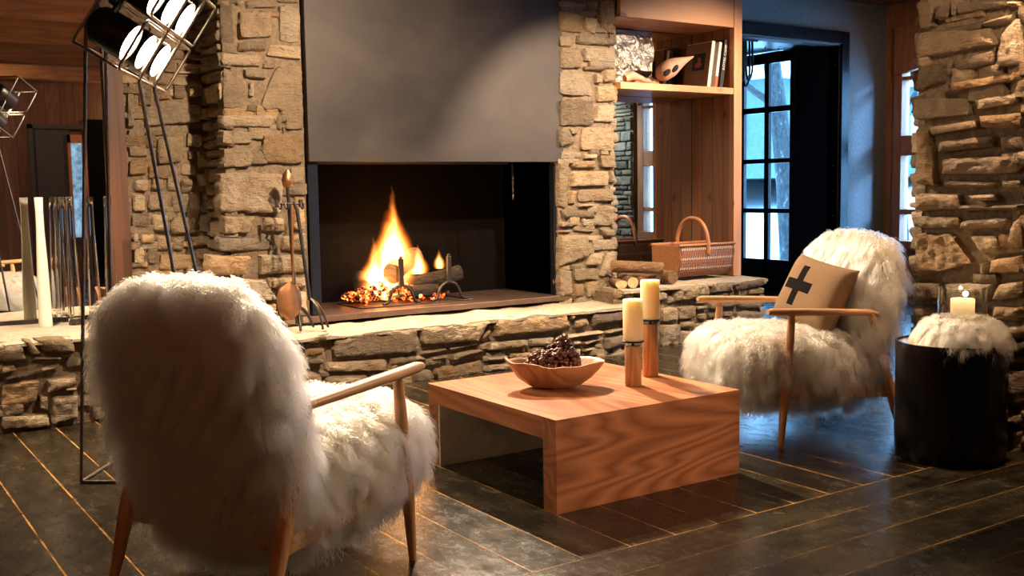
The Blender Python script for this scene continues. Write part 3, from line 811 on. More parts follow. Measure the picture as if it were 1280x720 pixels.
# steel doorway and glazed side of the vestibule
sd = MB()
sd.box((8.95, 7.17, 0), (9.065, 7.21, 2.76)).box((7.25, 7.17, 0), (7.36, 7.21, 2.76)).box((7.36, 7.17, 2.635), (8.95, 7.21, 2.76))   # face frame
sd.box((8.95, 7.21, 0), (8.975, 7.86, 2.66)).box((7.32, 7.21, 0), (7.345, 7.86, 2.66)).box((7.33, 7.21, 2.645), (8.96, 7.86, 2.67))
door = struct('door_1', sd, M['doorsteel'], bevel=.004)
rv = MB()
for z in [.35 + .26*k for k in range(9)]:
    for y in (7.27, 7.80): rv.lathe([(.012, 0), (.011, .005), (.006, .009)], (8.95, y, z), 10, axis=((0,1,0),(0,0,1),(-1,0,0)))
for x in [7.5 + .2*k for k in range(7)]:
    for y in (7.27, 7.80): rv.lathe([(.014, 0), (.012, .006), (.006, .010)], (x, y, 2.645), 10, axis=((1,0,0),(0,-1,0),(0,0,-1)))
rv.build('rivets', M['iron'], door, smooth=40)
gd = MB()
ZR = [(0, .375), (.893, .945), (1.445, 1.497), (2.005, 2.07), (2.54, 2.66)]
ys = [7.82, 8.185, 8.555, 8.925]
for z0, z1 in ZR: gd.box((8.94, 7.80, z0), (8.99, 9.0, z1))
for k, y in enumerate(ys + [9.0]): gd.box((8.94, y-.032, 0), (8.99, y+.032, 2.66))
glz = struct('door_2', gd, M['doorsteel'], bevel=.004)
MB().box((8.962, 7.82, .37), (8.968, 8.97, 2.6)).build('pane', M['pane'], glz)
struct('wall_vestibule', MB().box((7.2, 9.0, 0), (9.0, 9.1, 2.75)).box((7.2, 7.2, 0), (7.32, 9.0, 2.75)), M['darkwall'])
struct('ceiling_vestibule', MB().box((7.2, 7.35, 2.67), (9.0, 9.1, 2.75)), M['bluesteel'])
cl = empty('cable_coil', (7.72, 7.33, 2.645), 0, 'black looped cables hanging inside the steel doorway beside the shelf', 'cable')
cb = MB()
for dx, zz_ in ((-.05, 2.235), (.02, 2.20), (.06, 2.26)):
    x = 7.70+dx
    cb.tube([(x-.045, 7.33, 2.645)] + bez((x-.045, 7.33, 2.45), (x-.04, 7.33, zz_-.09), (x+.01, 7.33, zz_-.02), 8) + bez((x+.01, 7.33, zz_-.02), (x+.055, 7.33, zz_+.03), (x+.045, 7.33, 2.48), 8) + [(x+.04, 7.33, 2.645)], .0105, 8)
cb.build('loops', M['rope'], cl, smooth=180)
MB().box((7.60, 7.31, 2.60), (7.86, 7.35, 2.645)).build('bracket', M['iron'], cl)

# things behind the photographer that the mirror shows
d3 = struct('door_3', MB().box((2.78, -3.2, 0), (3.30, -3.14, 2.2)).box((2.74, -3.2, 0), (2.80, -3.10, 2.24)).box((2.74, -3.2, 2.18), (3.52, -3.10, 2.24)), M['darkwall'])
struct('window_3', MB().box((3.26, -3.2, .55), (3.30, -3.1, 2.1)).box((3.46, -3.2, .55), (3.52, -3.1, 2.1)).box((3.26, -3.2, 1.98), (3.52, -3.1, 2.1)), M['winwood'])
m = Mat('daylit_pane'); em = m.n('Emission', {'Color': (.42, .70, .95), 'Strength': m.rng(m.noise(m.coord(), 9, 4, .7), .3, .7, .15, .9)}); m.nt.links.new(em.outputs[0], m.out.inputs['Surface'])
MB().box((3.30, -3.19, .60), (3.46, -3.17, 1.98)).build('pane', m.m, bpy.data.objects['window_3'])
struct('wall_front_panel', MB().box((3.53, -3.2, 0), (3.98, -3.12, 2.33)), M['fireback'])

# big mirror standing on the left ledge
mr = empty('wall_mirror', (.0, 6.66, .462), 0, 'large wall mirror standing at the back of the white ledge behind the tall vases', 'mirror')
MB().box((-1.45, 6.648, .487), (1.532, 6.662, 3.05)).build('mirror_glass', M['mirror'], mr)
MB().box((-1.45, 6.63, .458), (1.532, 6.675, .487)).build('bottom_rail', M['iron'], mr)
# ------------------------------------------------------------------ fireplace
fp = empty('fireplace', (3.68, 6.3, .35), 0, 'wide open fireplace of dark steel with a tall hood between two stone piers', 'fireplace')
b = MB()
b.box((2.665, 6.235, 1.395), (4.665, 6.275, 3.07)); b.box((2.665, 6.275, 1.395), (2.70, 6.6, 3.07)); b.box((4.63, 6.275, 1.395), (4.665, 6.6, 3.07))
b.build('hood', M['hood'], fp, bevel=.004)
MB().box((2.667, 6.27, .36), (2.735, 6.33, 1.395)).build('post', M['bluesteel'], fp, bevel=.003)
MB().box((4.60, 6.27, .36), (4.665, 6.33, 1.395)).build('post', M['bluesteel'], fp, bevel=.003)
b = MB(); b.box((2.64, 6.225, .372), (4.76, 7.05, .412)); b.build('hearth_plate', M['sill'], fp, bevel=.004)
b = MB(); b.box((2.69, 6.33, .40), (2.72, 7.0, 1.6)); b.build('side_panel', M['firebox'], fp)
b = MB(); b.box((4.62, 6.33, .40), (4.65, 7.0, 1.6)); b.build('side_panel', M['firebox'], fp)
b = MB(); b.box((2.7, 6.97, .40), (4.64, 7.0, 1.9)).box((2.7, 6.33, 1.85), (4.64, 7.0, 1.9)); b.build('back_panel', M['fireback'], fp)
b = MB(); b.box((2.76, 6.93, .412), (3.02, 6.965, .83)); b.build('iron_plate', M['sill'], fp)
ch = MB()
for k in range(11):
    z = 1.395-.0215*k; a = (k % 2)*pi/2
    pts = [(4.322 + cos(a)*.006*cos(t), 6.40 + sin(a)*.006*cos(t), z-.012+.014*sin(t)) for t in [2*pi*i/8 for i in range(9)]]
    ch.tube(pts, .0025, 5, cap=False)
ch.lathe([(.004, 0), (.008, .01), (.006, .035), (.002, .04)], (4.322, 6.40, 1.125), 8)
ch.build('damper_chain', M['iron'], fp, smooth=60)

def log(name, a, c, r, seed, bark, end=None, parent=None, split=False, n=18, **kw):
    rng = random.Random(seed)
    a, c = Vector(a), Vector(c); d = c-a; L = d.length
    m_ = max(6, int(L/.035)); w = d.normalized(); u = w.cross(Vector((0, 0, 1))).normalized(); v = w.cross(u)
    mb = MB(); vs = []; fs = []
    def rad(an, h):
        k = 1 + .10*noise.noise(Vector((cos(an)*1.2+seed*3.1, sin(an)*1.2, h*5))) + .05*noise.noise(Vector((cos(an)*4, sin(an)*4+seed, h*14)))
        if split:
            s_ = cos(an-seed)
            if s_ > .25: k *= .25/s_ * (1.35 if s_ > .6 else 1.15)
        return r*k
    cv = rng.uniform(-.02, .02)
    for j in range(m_+1):
        h = j/m_
        for k in range(n):
            an = 2*pi*k/n
            vs.append(a + d*h + u*(cos(an)*rad(an, h*L) + cv*sin(pi*h)) + v*sin(an)*rad(an, h*L))
    for j in range(m_):
        for k in range(n):
            k2 = (k+1) % n; fs.append((j*n+k, j*n+k2, (j+1)*n+k2, (j+1)*n+k))
    mb.add(vs, fs); mb.cur = 1
    for ring, rev in ((0, True), (m_, False)):
        base = ring*n; cc = len(mb.v); mb.v.append(tuple(a if ring == 0 else c))
        for k in range(n):
            k2 = (k+1) % n
            f = (base+k, base+k2, cc); mb.f.append(tuple(reversed(f)) if rev else f); mb.mi.append(1)
    o = mb.build(name, [bark, end or M['cutwood']], parent, smooth=35)
    return tag(o, **kw)

G = 'logs burning in the fireplace'
log('burning_log', (3.40, 6.56, .625), (3.72, 6.82, .72), .072, 1, M['bark'], label='pale brown log on top of the fire, cut end behind the left andiron', cat='log', group=G)
log('burning_log', (3.54, 6.68, .515), (3.98, 6.60, .60), .056, 2, M['charred'], M['charred'], label='long blackened log lying across to the right andiron', cat='log', group=G)
log('burning_log', (3.52, 6.53, .487), (3.74, 6.535, .487), .048, 3, M['charred'], M['charred'], label='ash-whitened charred log low in the fire between the two andirons', cat='log', group=G)
log('burning_log', (3.24, 6.70, .52), (3.30, 6.86, .58), .06, 4, M['charred'], M['charred'], label='short black log stub at the left edge of the fire', cat='log', group=G)
# ember bed
rng = random.Random(4); mb = MB()
def rock(mb, c, r, rng, n1=6, n2=5, sq=(1, 1, .8)):
    sd = Vector((rng.random()*30, rng.random()*30, rng.random()*30)); vs = []; fs = []
    for j in range(n2+1):
        ph = pi*j/n2
        for k in range(n1):
            th = 2*pi*k/n1
            p = Vector((sin(ph)*cos(th), sin(ph)*sin(th), cos(ph)))
            q = p*(r*(1+.45*noise.noise(p*1.4+sd)))
            vs.append((c[0]+q.x*sq[0], c[1]+q.y*sq[1], c[2]+q.z*sq[2]))
    for j in range(n2):
        for k in range(n1):
            k2 = (k+1) % n1; fs.append((j*n1+k, (j+1)*n1+k, (j+1)*n1+k2, j*n1+k2))
    mb.add(vs, fs)
for i in range(300):
    x = rng.uniform(3.10, 3.78); y = rng.uniform(6.49, 6.80)
    hgt = .13*max(.15, 1-((x-3.38)/.40)**2)*max(.3, 1-abs(y-6.62)/.3)
    rock(mb, (x, y, .442+rng.random()*hgt), rng.uniform(.009, .024), rng)
tag(mb.build('embers', M['ember'], None, smooth=25), 'bed of glowing orange and black embers under the burning logs', 'embers', kind='stuff')
# flames: soft glowing volumes in flame shaped bodies
fl = empty('fire', (3.46, 6.62, .5), 0, 'tall yellow and orange flames rising from the logs in the fireplace', 'fire')
def flame(x, y, z, h, w, lean):
    mb = MB(); prof = [(.62, 0), (.85, .1), (1, .25), (.9, .42), (.66, .62), (.4, .8), (.2, .93), (.03, 1)]
    vs = []; n = 14
    mb.lathe([(r*w, zz*h) for r, zz in prof], (x, y, z), n)
    mb.v = [(p[0]+lean*max(0.0, (p[2]-z)/h)**1.6, p[1], p[2]) for p in mb.v]
    mb.build('flame', M['flame'], fl, smooth=180)
flame(3.475, 6.69, .52, .74, .225, .0)
flame(3.31, 6.68, .46, .46, .15, .04)
flame(3.37, 6.60, .44, .24, .09, -.01)
flame(3.68, 6.70, .60, .24, .12, -.04)
flame(3.85, 6.68, .63, .16, .062, .0)
def andiron(x, y, label):
    e = empty('andiron', (x, y, .412), 0, label, 'andiron', 'andirons')
    p = MB(); p.box((x-.016, y-.013, .545), (x+.016, y+.013, .735)); p.lathe([(.012, 0), (.014, .01), (.004, .02)], (x, y, .735), 8); p.build('upright', M['iron'], e, bevel=.003)
    f = MB(); pts = [(x-.145, y, .425), (x-.115, y, .43)] + bez((x-.10, y, .44), (x-.075, y, .55), (x, y, .55), 7) + bez((x, y, .55), (x+.075, y, .55), (x+.10, y, .44), 7) + [(x+.115, y, .43), (x+.145, y, .425)]
    f.tube(pts, .011, 8, flat=1.0); f.build('arched_foot', M['iron'], e, smooth=60)
    s = MB(); s.bar((x, y+.01, .475), (x, y+.30, .432), .022, .022); s.build('log_bar', M['iron'], e, bevel=.003)
andiron(3.415, 6.46, 'dark iron andiron with square upright in front of the brightest flames')
andiron(3.80, 6.46, 'dark iron andiron with square upright under the right end of the logs')
b = MB(); b.box((3.08, 6.41, .413), (3.97, 6.444, .421)); b.box((3.08, 6.455, .413), (3.10, 6.8, .421)); b.box((3.95, 6.455, .413), (3.97, 6.8, .421)); b.box((3.08, 6.78, .413), (3.97, 6.8, .421))
tag(b.build('fire_grate', M['iron'], None, bevel=.003), 'low dark iron grate frame on the fireplace plate below the embers', 'grate')

# fire tools at the left pier
TX, TY = 2.475, 6.06
ts = empty('tool_stand', (TX, TY, .355), 0, 'iron fire tool stand with a pointed wooden finial on the hearth beside the fireplace', 'tool stand')
b = MB(); b.tube([(TX, TY, .40), (TX-.03, TY, 1.235)], .011, 10); b.build('pole', M['iron'], ts, smooth=60)
b = MB(); b.lathe([(.014, 0), (.03, .02), (.036, .05), (.026, .085), (.010, .108), (.002, .116)], (TX-.03, TY, 1.23), 16); b.build('finial', M['copper'], ts, smooth=180)
b = MB(); b.tube([(TX-.10, TY-.005, 1.135), (TX+.05, TY-.005, 1.135)], .007, 8)
for x in (TX-.095, TX-.055, TX+.045):
    b.tube([(x, TY-.01, 1.14)] + bez((x, TY-.02, 1.11), (x, TY-.06, 1.09), (x, TY-.055, 1.14), 6), .005, 6)
b.box((TX-.11, TY-.012, 1.115), (TX-.09, TY+.012, 1.16)); b.box((TX+.04, TY-.012, 1.115), (TX+.06, TY+.012, 1.16)); b.build('hook_bar', M['iron'], ts, smooth=50)
for a in (.2, 2.3, 4.5):
    b = MB(); b.tube(bez((TX, TY, .50), (TX+.07*cos(a), TY+.07*sin(a), .50), (TX+.12*cos(a), TY+.12*sin(a), .366), 8), [.012]*6 + [.010, .009, .008], 8); b.build('foot', M['iron'], ts, smooth=60)
sh = empty('fire_shovel', (2.40, 5.965, .40), 0, 'copper fire shovel with long thin handle hanging on the tool stand', 'shovel')
b = MB(); b.tube([(2.436, 5.985, 1.13), (2.425, 5.975, .66)], .008, 8); b.build('handle', M['copper'], sh, smooth=60)
b = MB(); n = 16; vs = []; fs = []
for k in range(9):
    t = k/8; w_ = .078*max(.22, (1-abs(2*t-1)**2.6)**.5)
    for i in range(7):
        s_ = i/6*2-1
        vs.append((2.405 + s_*w_ - .01*t, 5.97 - .03*t + .028*s_*s_, .665-.225*t)); 
N_ = len(vs)
vs += [(x, y+.006, z) for x, y, z in vs]
for k in range(8):
    for i in range(6):
        a = k*7+i; fs += [(a, a+7, a+8, a+1), (N_+a, N_+a+1, N_+a+8, N_+a+7)]
for k in range(8):
    for i in (0, 6):
        a = k*7+i; fs.append((a, N_+a, N_+a+7, a+7) if i == 0 else (a, a+7, N_+a+7, N_+a))
b.add(vs, fs); b.build('scoop', M['copper'], sh, smooth=50)
tg = empty('fire_tongs', (2.52, 5.97, .37), 0, 'steel fire tongs with splayed curled feet leaning at the fireplace post', 'tongs')
b = MB(); b.tube([(2.452, 5.99, 1.15), (2.47, 5.985, 1.10), (2.522, 5.96, .55)], [.008, .012, .012], 8); b.build('shaft', M['iron'], tg, smooth=60)
for dx, dy in ((.10, .02), (.035, -.05)):
    b = MB(); b.tube(bez((2.522, 5.96, .56), (2.54+dx*.6, 5.96+dy, .53), (2.54+dx, 5.95+dy, .372), 9), .011, 8, flat=.6); b.build('jaw', M['iron'], tg, smooth=60)

# ------------------------------------------------------------------ fleece
def fleece(name, src, parent, count, length, seed, mat=None, mask=None, k=8, droop=.9, curl=.010, clump=.8, nclump=None, radius=.0011, flow=(0, 0, -1), lift=1.0):
    rs = np.random.RandomState(seed)
    me = src.data; me.calc_loop_triangles()
    vco = np.array([v.co[:] for v in me.vertices]); tri = np.array([t.vertices[:] for t in me.loop_triangles])
    A, B, C = vco[tri[:, 0]], vco[tri[:, 1]], vco[tri[:, 2]]
    nrm = np.cross(B-A, C-A); ar = np.linalg.norm(nrm, axis=1); fn = nrm/np.maximum(ar[:, None], 1e-12)
    vn = np.array([v.normal[:] for v in me.vertices])
    def sample(n):
        ti = rs.choice(len(tri), n, p=ar/ar.sum()); r1 = np.sqrt(rs.rand(n)); r2 = rs.rand(n)
        w = np.stack([1-r1, r1*(1-r2), r1*r2], 1)
        P = A[ti]*w[:, :1]+B[ti]*w[:, 1:2]+C[ti]*w[:, 2:]
        N = vn[tri[ti, 0]]*w[:, :1]+vn[tri[ti, 1]]*w[:, 1:2]+vn[tri[ti, 2]]*w[:, 2:]
        return P, N/np.linalg.norm(N, axis=1, keepdims=True)
    P, N = sample(count)
    if mask is not None:
        kp = rs.rand(len(P)) < mask(P, N); P, N = P[kp], N[kp]
    n = len(P)
    nc = nclump or n//45
    CP, CN = sample(nc)
    # nearest clump centre, in blocks
    idx = np.empty(n, int)
    for s in range(0, n, 2000):
        d = ((P[s:s+2000, None, :]-CP[None])**2).sum(2); idx[s:s+2000] = d.argmin(1)
    g = np.array(flow, float); g /= np.linalg.norm(g)
    cdir = rs.randn(nc, 3)*.42; clen = rs.uniform(.65, 1.25, nc); cph = rs.rand(nc)*6.28; cfr = rs.uniform(7, 12, nc); cam = rs.uniform(.5, 1.4, nc)
    t = np.linspace(0, 1, k)
    L = length*clen[idx]*rs.uniform(.75, 1.2, n)
    def path(N0, jit, L0):
        tang = g - N0*(N0@g)[:, None]
        d0 = N0*lift + tang*.55 + jit; d0 /= np.linalg.norm(d0, axis=1, keepdims=True)
        tt = t[None, :, None]
        return d0[:, None, :]*(L0[:, None, None]*(tt - .38*droop*tt**2)) + g[None, None, :]*(L0[:, None, None]*.62*droop*tt**2)
    own = P[:, None, :] + path(N, rs.randn(n, 3)*.32, L)
    cpath = CP[idx][:, None, :] + path(CN[idx], cdir[idx], length*clen[idx])
    wgt = clump*(t**.9)[None, :, None]*rs.uniform(.45, 1.0, n)[:, None, None]
    pos = own*(1-wgt) + (cpath + (P-CP[idx])[:, None, :]*.30)*wgt
    # crimp
    e1 = np.cross(N, g+np.array([.13, .21, 0])); e1 /= np.maximum(np.linalg.norm(e1, axis=1, keepdims=True), 1e-6); e2 = np.cross(N, e1)
    ph = (cph[idx] + rs.randn(n)*.5)[:, None] + cfr[idx][:, None]*t[None]*L[:, None]/.075
    am = (curl*cam[idx]*rs.uniform(.6, 1.4, n))[:, None]*np.minimum(1, t*2)[None]
    pos += e1[:, None, :]*(am*np.cos(ph))[..., None] + e2[:, None, :]*(am*np.sin(ph))[..., None]
    pos += np.cumsum(rs.randn(n, k, 3)*.0016, axis=1)*(t > 0)[None, :, None]
    hc = bpy.data.hair_curves.new(name)
    hc.add_curves([k]*n)
    hc.attributes['position'].data.foreach_set('vector', pos.astype(np.float32).ravel())
    ra = hc.attributes.get('radius') or hc.attributes.new('radius', 'FLOAT', 'POINT')
    rad = radius*(1-.75*t**1.5)
    ra.data.foreach_set('value', np.tile(rad, n).astype(np.float32))
    hc.materials.append(mat or M['fur'])
    o = bpy.data.objects.new(name, hc); COL.objects.link(o); o.parent = parent
    return o

def pad(mb, c, ax, ay, az, n=14, p=4.0, bulge=0.0):
    """rounded cushion body: superellipsoid along three half-axis vectors"""
    c, ax, ay, az = map(Vector, (c, ax, ay, az)); vs = []; fs = []; m = n*2
    pw = lambda x: math.copysign(abs(x)**(2/p), x)
    for j in range(n+1):
        ph = -pi/2 + pi*j/n
        for k in range(m):
            th = 2*pi*k/m
            vs.append(c + ax*(pw(cos(ph))*pw(cos(th))) + ay*(pw(cos(ph))*pw(sin(th))) + az*pw(sin(ph)))
    for j in range(n):
        for k in range(m):
            k2 = (k+1) % m; fs.append((j*m+k, j*m+k2, (j+1)*m+k2, (j+1)*m+k))
    return mb.add(vs, fs)

# ------------------------------------------------------------------ armchairs
def make_chair():
    r = empty('armchair')
    for s in (-1, 1):
        y = .32*s
        b = MB(); b.tube([(.345, y, 0), (.325, y, .26), (.30, y, .50), (.292, y, .612)], [.0125, .023, .020, .016], 14); b.build('front_leg', M['beech'], r, smooth=60)
        b = MB(); b.tube([(-.325, y, 0), (-.255, y, .23), (-.19, y, .45), (-.135, y, .60)], [.0135, .026, .023, .017], 14); b.build('rear_leg', M['beech'], r, smooth=60)
        b = MB()
        b.tube([(-.175, y, .596), (-.12, y, .602), (.10, y, .614), (.30, y, .624), (.395, y, .630), (.420, y, .631)], [.014, .022, .026, .027, .025, .016], 16, flat=.68); b.build('armrest', M['beech_x'], r, smooth=60)
        b = MB(); b.bar((-.25, y*.97, .215), (.325, y*.97, .262), .022, .052); b.build('side_rail', M['beech_x'], r, bevel=.005)
    b = MB(); b.bar((.33, -.31, .262), (.33, .31, .262), .022, .05); b.build('front_rail', M['beech_x'], r, bevel=.005)
    b = MB(); b.bar((-.235, -.31, .225), (-.235, .31, .225), .022, .05); b.build('rear_rail', M['beech_x'], r, bevel=.005)
    st = MB(); pad(st, (.140, 0, .365), (.372, 0, .030), (0, .296, 0), (-.008, 0, .128), p=3.6); seat = st.build('seat', M['pelt'], r, smooth=180)
    bk = MB(); pad(bk, (-.217, 0, .585), (.055, 0, .010), (0, .303, 0), (-.078, 0, .350)); back = bk.build('backrest', M['pelt'], r, smooth=180)
    return r, seat, back
def place(r, origin, th): r.location = (origin[0], origin[1], 0); r.rotation_euler = (0, 0, radians(th))

def cover(r, seat, back, ns, nb, seed, rad):
    fleece('fleece', seat, seat, ns, .115, seed, droop=.75, curl=.005, radius=rad, lift=1.15)
    fleece('fleece', back, back, nb, .125, seed+1, droop=.80, curl=.005, radius=rad, lift=1.05)
GC = 'fleece covered armchairs by the fire'
c1, s1, k1 = make_chair(); place(c1, (1.1316, 3.1023), 25); c1.name = 'armchair'
c2, s2, k2 = make_chair(); place(c2, (4.0622, 3.4581), 165)
tag(c1, 'armchair seen from behind, light wood frame covered in long cream fleece, nearest the camera', 'armchair', GC)
tag(c2, 'armchair turned to the front beyond the table, cream fleece with a cross pillow on it', 'armchair', GC)
cover(c1, s1, k1, 90000, 110000, 10, .00075)
cover(c2, s2, k2, 65000, 60000, 20, .00085)

# pillow on the far chair
def pillow(parent_chair):
    o = wm(parent_chair)
    W, H, T = .235, .175, .062
    vs = []; fs = []; n = 22
    for side in (1, -1):
        for j in range(n+1):
            for i in range(n+1):
                u, v = 2*i/n-1, 2*j/n-1
                h = T*max(0, (1-u**4)*(1-v**4))**.55
                pin = 1-.06*(1-abs(u)**3)*abs(v)**6 - .0
                pu = 1-.06*(1-abs(v)**3)*abs(u)**6
                vs.append((side*(h+.003), u*W*pu, v*H*pin))
    W1 = n+1; off = W1*W1
    for j in range(n):
        for i in range(n):
            a = j*W1+i; fs += [(a, a+1, a+W1+1, a+W1), (off+a, off+a+W1, off+a+W1+1, off+a+1)]
    for i in range(n):
        fs += [(off+i, off+i+1, i+1, i)]; a = n*W1+i; fs += [(a, a+1, off+a+1, off+a)]
        a = i*W1; fs += [(a, a+W1, off+a+W1, off+a)]; a = i*W1+n; fs += [(off+a, off+a+W1, a+W1, a)]
    me = bpy.data.meshes.new('throw_pillow'); me.from_pydata(vs, [], fs); me.materials.append(M['linen'])
    me.polygons.foreach_set('use_smooth', [True]*len(me.polygons)); me.set_sharp_from_angle(angle=radians(70)); me.update()
    p = bpy.data.objects.new('throw_pillow', me); COL.objects.link(p)
    p.matrix_basis = o @ Matrix.Translation((-.035, .02, .665)) @ Matrix.Rotation(radians(-7), 4, 'X') @ Matrix.Rotation(radians(-25), 4, 'Y')
    return tag(p, 'tan linen pillow with a black cross leaning on the far fleece armchair', 'pillow')
pillow(c2)

# ------------------------------------------------------------------ coffee table and what stands on it
ct = empty('coffee_table', (2.71, 3.53, 0), 0, 'low square coffee table of orange-brown wood with two full-width panel legs', 'coffee table')
MB().box((2.237, 3.138, .272), (3.187, 4.005, .355)).build('tabletop', M['table_top'], ct)
b = MB().box((2.237, 3.055, 0), (3.187, 3.138, .355)); b.mi[1] = 1; b.build('leg_panel', [M['table'], M['table_top']], ct)
MB().box((2.237, 3.925, 0), (3.187, 4.004, .272)).build('leg_panel', M['table'], ct, bevel=.003)
tag(MB().box((2.24, 3.915, .0), (3.184, 3.925, .271)).build('inner_panel', M['table_in'], ct), 'inner face of the far leg panel, coloured pale as if lit')  # thin sheet over the leg, light is put into its pale colour

def bowl():
    cx, cy, z0 = 2.625, 3.575, .356
    e = MB(); n = 56
    prof = [(0, .0), (.30, .0), (.52, .012), (.74, .045), (.90, .080), (.985, .105), (.99, .112), (.955, .113), (.90, .104), (.80, .078), (.62, .045), (.40, .030), (0, .026)]
    rx, ry, rot = .205, .150, radians(-24)
    vs = []; fs = []
    for j, (r, h) in enumerate(prof):
        for k in range(n):
            a = 2*pi*k/n
            wob = 1 + .05*noise.noise(Vector((cos(a)*1.6+4, sin(a)*1.6, 1))) + .016*noise.noise(Vector((cos(a)*7, sin(a)*7, 2)))*(r > .85)
            tip = max(0, cos(a-pi))**8
            x = cos(a)*rx*r*wob*(1+.12*tip); y = sin(a)*ry*r*wob
            hh = h*(1+.13*noise.noise(Vector((cos(a)*2.2, sin(a)*2.2, 5)))) + (.020*tip + .004*noise.noise(Vector((cos(a)*9, sin(a)*9, 7))))*(h > .07)
            vs.append((cx + x*cos(rot)-y*sin(rot), cy + x*sin(rot)+y*cos(rot), z0+hh))
    m_ = len(prof)
    for j in range(m_-1):
        for k in range(n):
            k2 = (k+1) % n; fs.append((j*n+k, j*n+k2, (j+1)*n+k2, (j+1)*n+k))
    e.add(vs, fs)
    return tag(e.build('wooden_bowl', M['bowl'], None, smooth=60), 'rough carved wooden bowl full of dark dried berries on the coffee table', 'bowl')
bowl()
rng = random.Random(12); mb = MB()
for i in range(420):
    a = rng.uniform(0, 2*pi); q = sqrt(rng.random())
    x, y = cos(a)*q*.12-.005, sin(a)*q*.085
    hx = exp(-(((x-.05)/.05)**2 + ((y-.02)/.06)**2))
    top = .092*(1-q**6) + .068*hx
    z = .356 + .047 + q*.03 + top*rng.random()**.45
    rock(mb, (2.61+x*.97+y*.3, 3.578-x*.36+y*.9, z), rng.uniform(.0085, .0125), rng, 8, 6, (1.15, 1, .9))
tag(mb.build('dried_berries', M['berry'], None, smooth=180), 'heap of small dark red-brown dried berries lying in the wooden bowl', 'berries', kind='stuff')

def holder(x, y, h, label, clabel, ztop, rc=.043):
    e = empty('candle_holder', (x, y, .3555), 0, label, 'candle holder', 'wooden block candle holders')
    b = MB()
    b.lathe([(.036, 0), (.0375, .004), (.0375, h*.5), (.037, h-.004), (.034, h)], (x, y, .356), 20, jit=lambda a, hh: .05*cos(4*a) + .02*noise.noise(Vector((cos(a)*2, sin(a)*2, hh*8))))
    b.build('block', M['holder'], e, smooth=50)
    b = MB(); b.tube([(x, y, .356+h-.002), (x, y, .356+h+.016)], .006, 8); b.build('stem', M['black'], e, smooth=60)
    b = MB(); zp = .356+h+.015; b.lathe([(.044, 0), (.0465, .001), (.0465, .006), (.044, .007)], (x, y, zp), 28); b.build('plate', M['black'], e, smooth=40)
    c = empty('pillar_candle', (x, y, zp+.0075), 0, clabel, 'candle', 'cream pillar candles')
    b = MB(); hc = ztop-zp-.0075
    b.lathe([(rc-.002, 0), (rc, .003), (rc, hc-.004), (rc-.003, hc), (rc*.7, hc-.003), (.002, hc-.005)], (x, y, zp+.0075), 32); b.build('wax', M['wax'], c, smooth=50)
    b = MB(); b.tube([(x, y, ztop-.006), (x+.001, y, ztop+.008)], .0012, 6); b.build('wick', M['black'], c)
holder(2.905, 3.402, .172, 'shorter wooden block candle holder, nearer the front edge of the coffee table', 'cream pillar candle on the shorter block, nearer the front edge of the table', .727)
holder(3.115, 3.530, .235, 'taller wooden block candle holder standing behind the shorter one', 'cream pillar candle on the taller block, behind the other candle', .788)

# ------------------------------------------------------------------ side table with candle
BX, BY = 4.125, 2.70
st_ = empty('stump_table', (BX, BY, 0), 0, 'black lacquered drum side table with a golden top beside the stone pillar', 'side table')
jit = lambda a, h: .018*noise.noise(Vector((cos(a)*1.5, sin(a)*1.5, h*3))) + .028*exp(-((h-.23)/.05)**2)*max(0, cos(a-2.5))**6
b = MB(); b.lathe([(.222, 0), (.228, .006), (.231, .12), (.229, .30), (.230, .46), (.233, .505), (.232, .512), (.222, .512), (.222, .49)], (BX, BY, 0), 64, jit=jit); b.build('body', M['barrel'], st_, smooth=50)
b = MB(); b.lathe([(.221, 0), (.221, .010), (.10, .011), (.002, .011)], (BX, BY, .494), 64, jit=jit); b.build('top', M['brass'], st_, smooth=40)
DX, DY = 4.125, 2.655
dm = MB(); dm.lathe([(.160, 0), (.165, .010), (.155, .042), (.122, .078), (.07, .096), (.002, .099)], (DX, DY, .514), 36)
mat_ = dm.build('fleece_mat', M['pelt'], None, smooth=180); tag(mat_, 'small round cream fleece draped over the golden top of the black side table', 'fleece')
fleece('fleece', mat_, mat_, 46000, .072, 31, droop=.85, curl=.004, radius=.0008, lift=1.3, mask=lambda P, N: (N[:, 2] > -.3)*1.0)
hz = .6125
hu = MB(); n = 48
hu.lathe([(.098, 0), (.0985, .003), (.0985, .137), (.0965, .138), (.0950, .137), (.0950, .006), (.002, .005)], (DX, DY, hz), n)
tag(hu.build('hurricane_glass', M['glass'], None, smooth=50), 'clear glass cylinder round the candle on the fleece', 'candle glass')
c = empty('pillar_candle', (DX, DY, hz+.0065), 0, 'short lit cream candle inside the clear glass cylinder', 'candle', 'cream pillar candles')
b = MB(); b.lathe([(.047, 0), (.049, .003), (.049, .079), (.046, .083), (.03, .079), (.002, .077)], (DX+.004, DY, hz+.0065), 32); b.build('wax', M['litwax'], c, smooth=50)
b = MB(); b.tube([(DX+.004, DY, hz+.082), (DX+.005, DY, hz+.094)], .0012, 6); b.build('wick', M['black'], c)
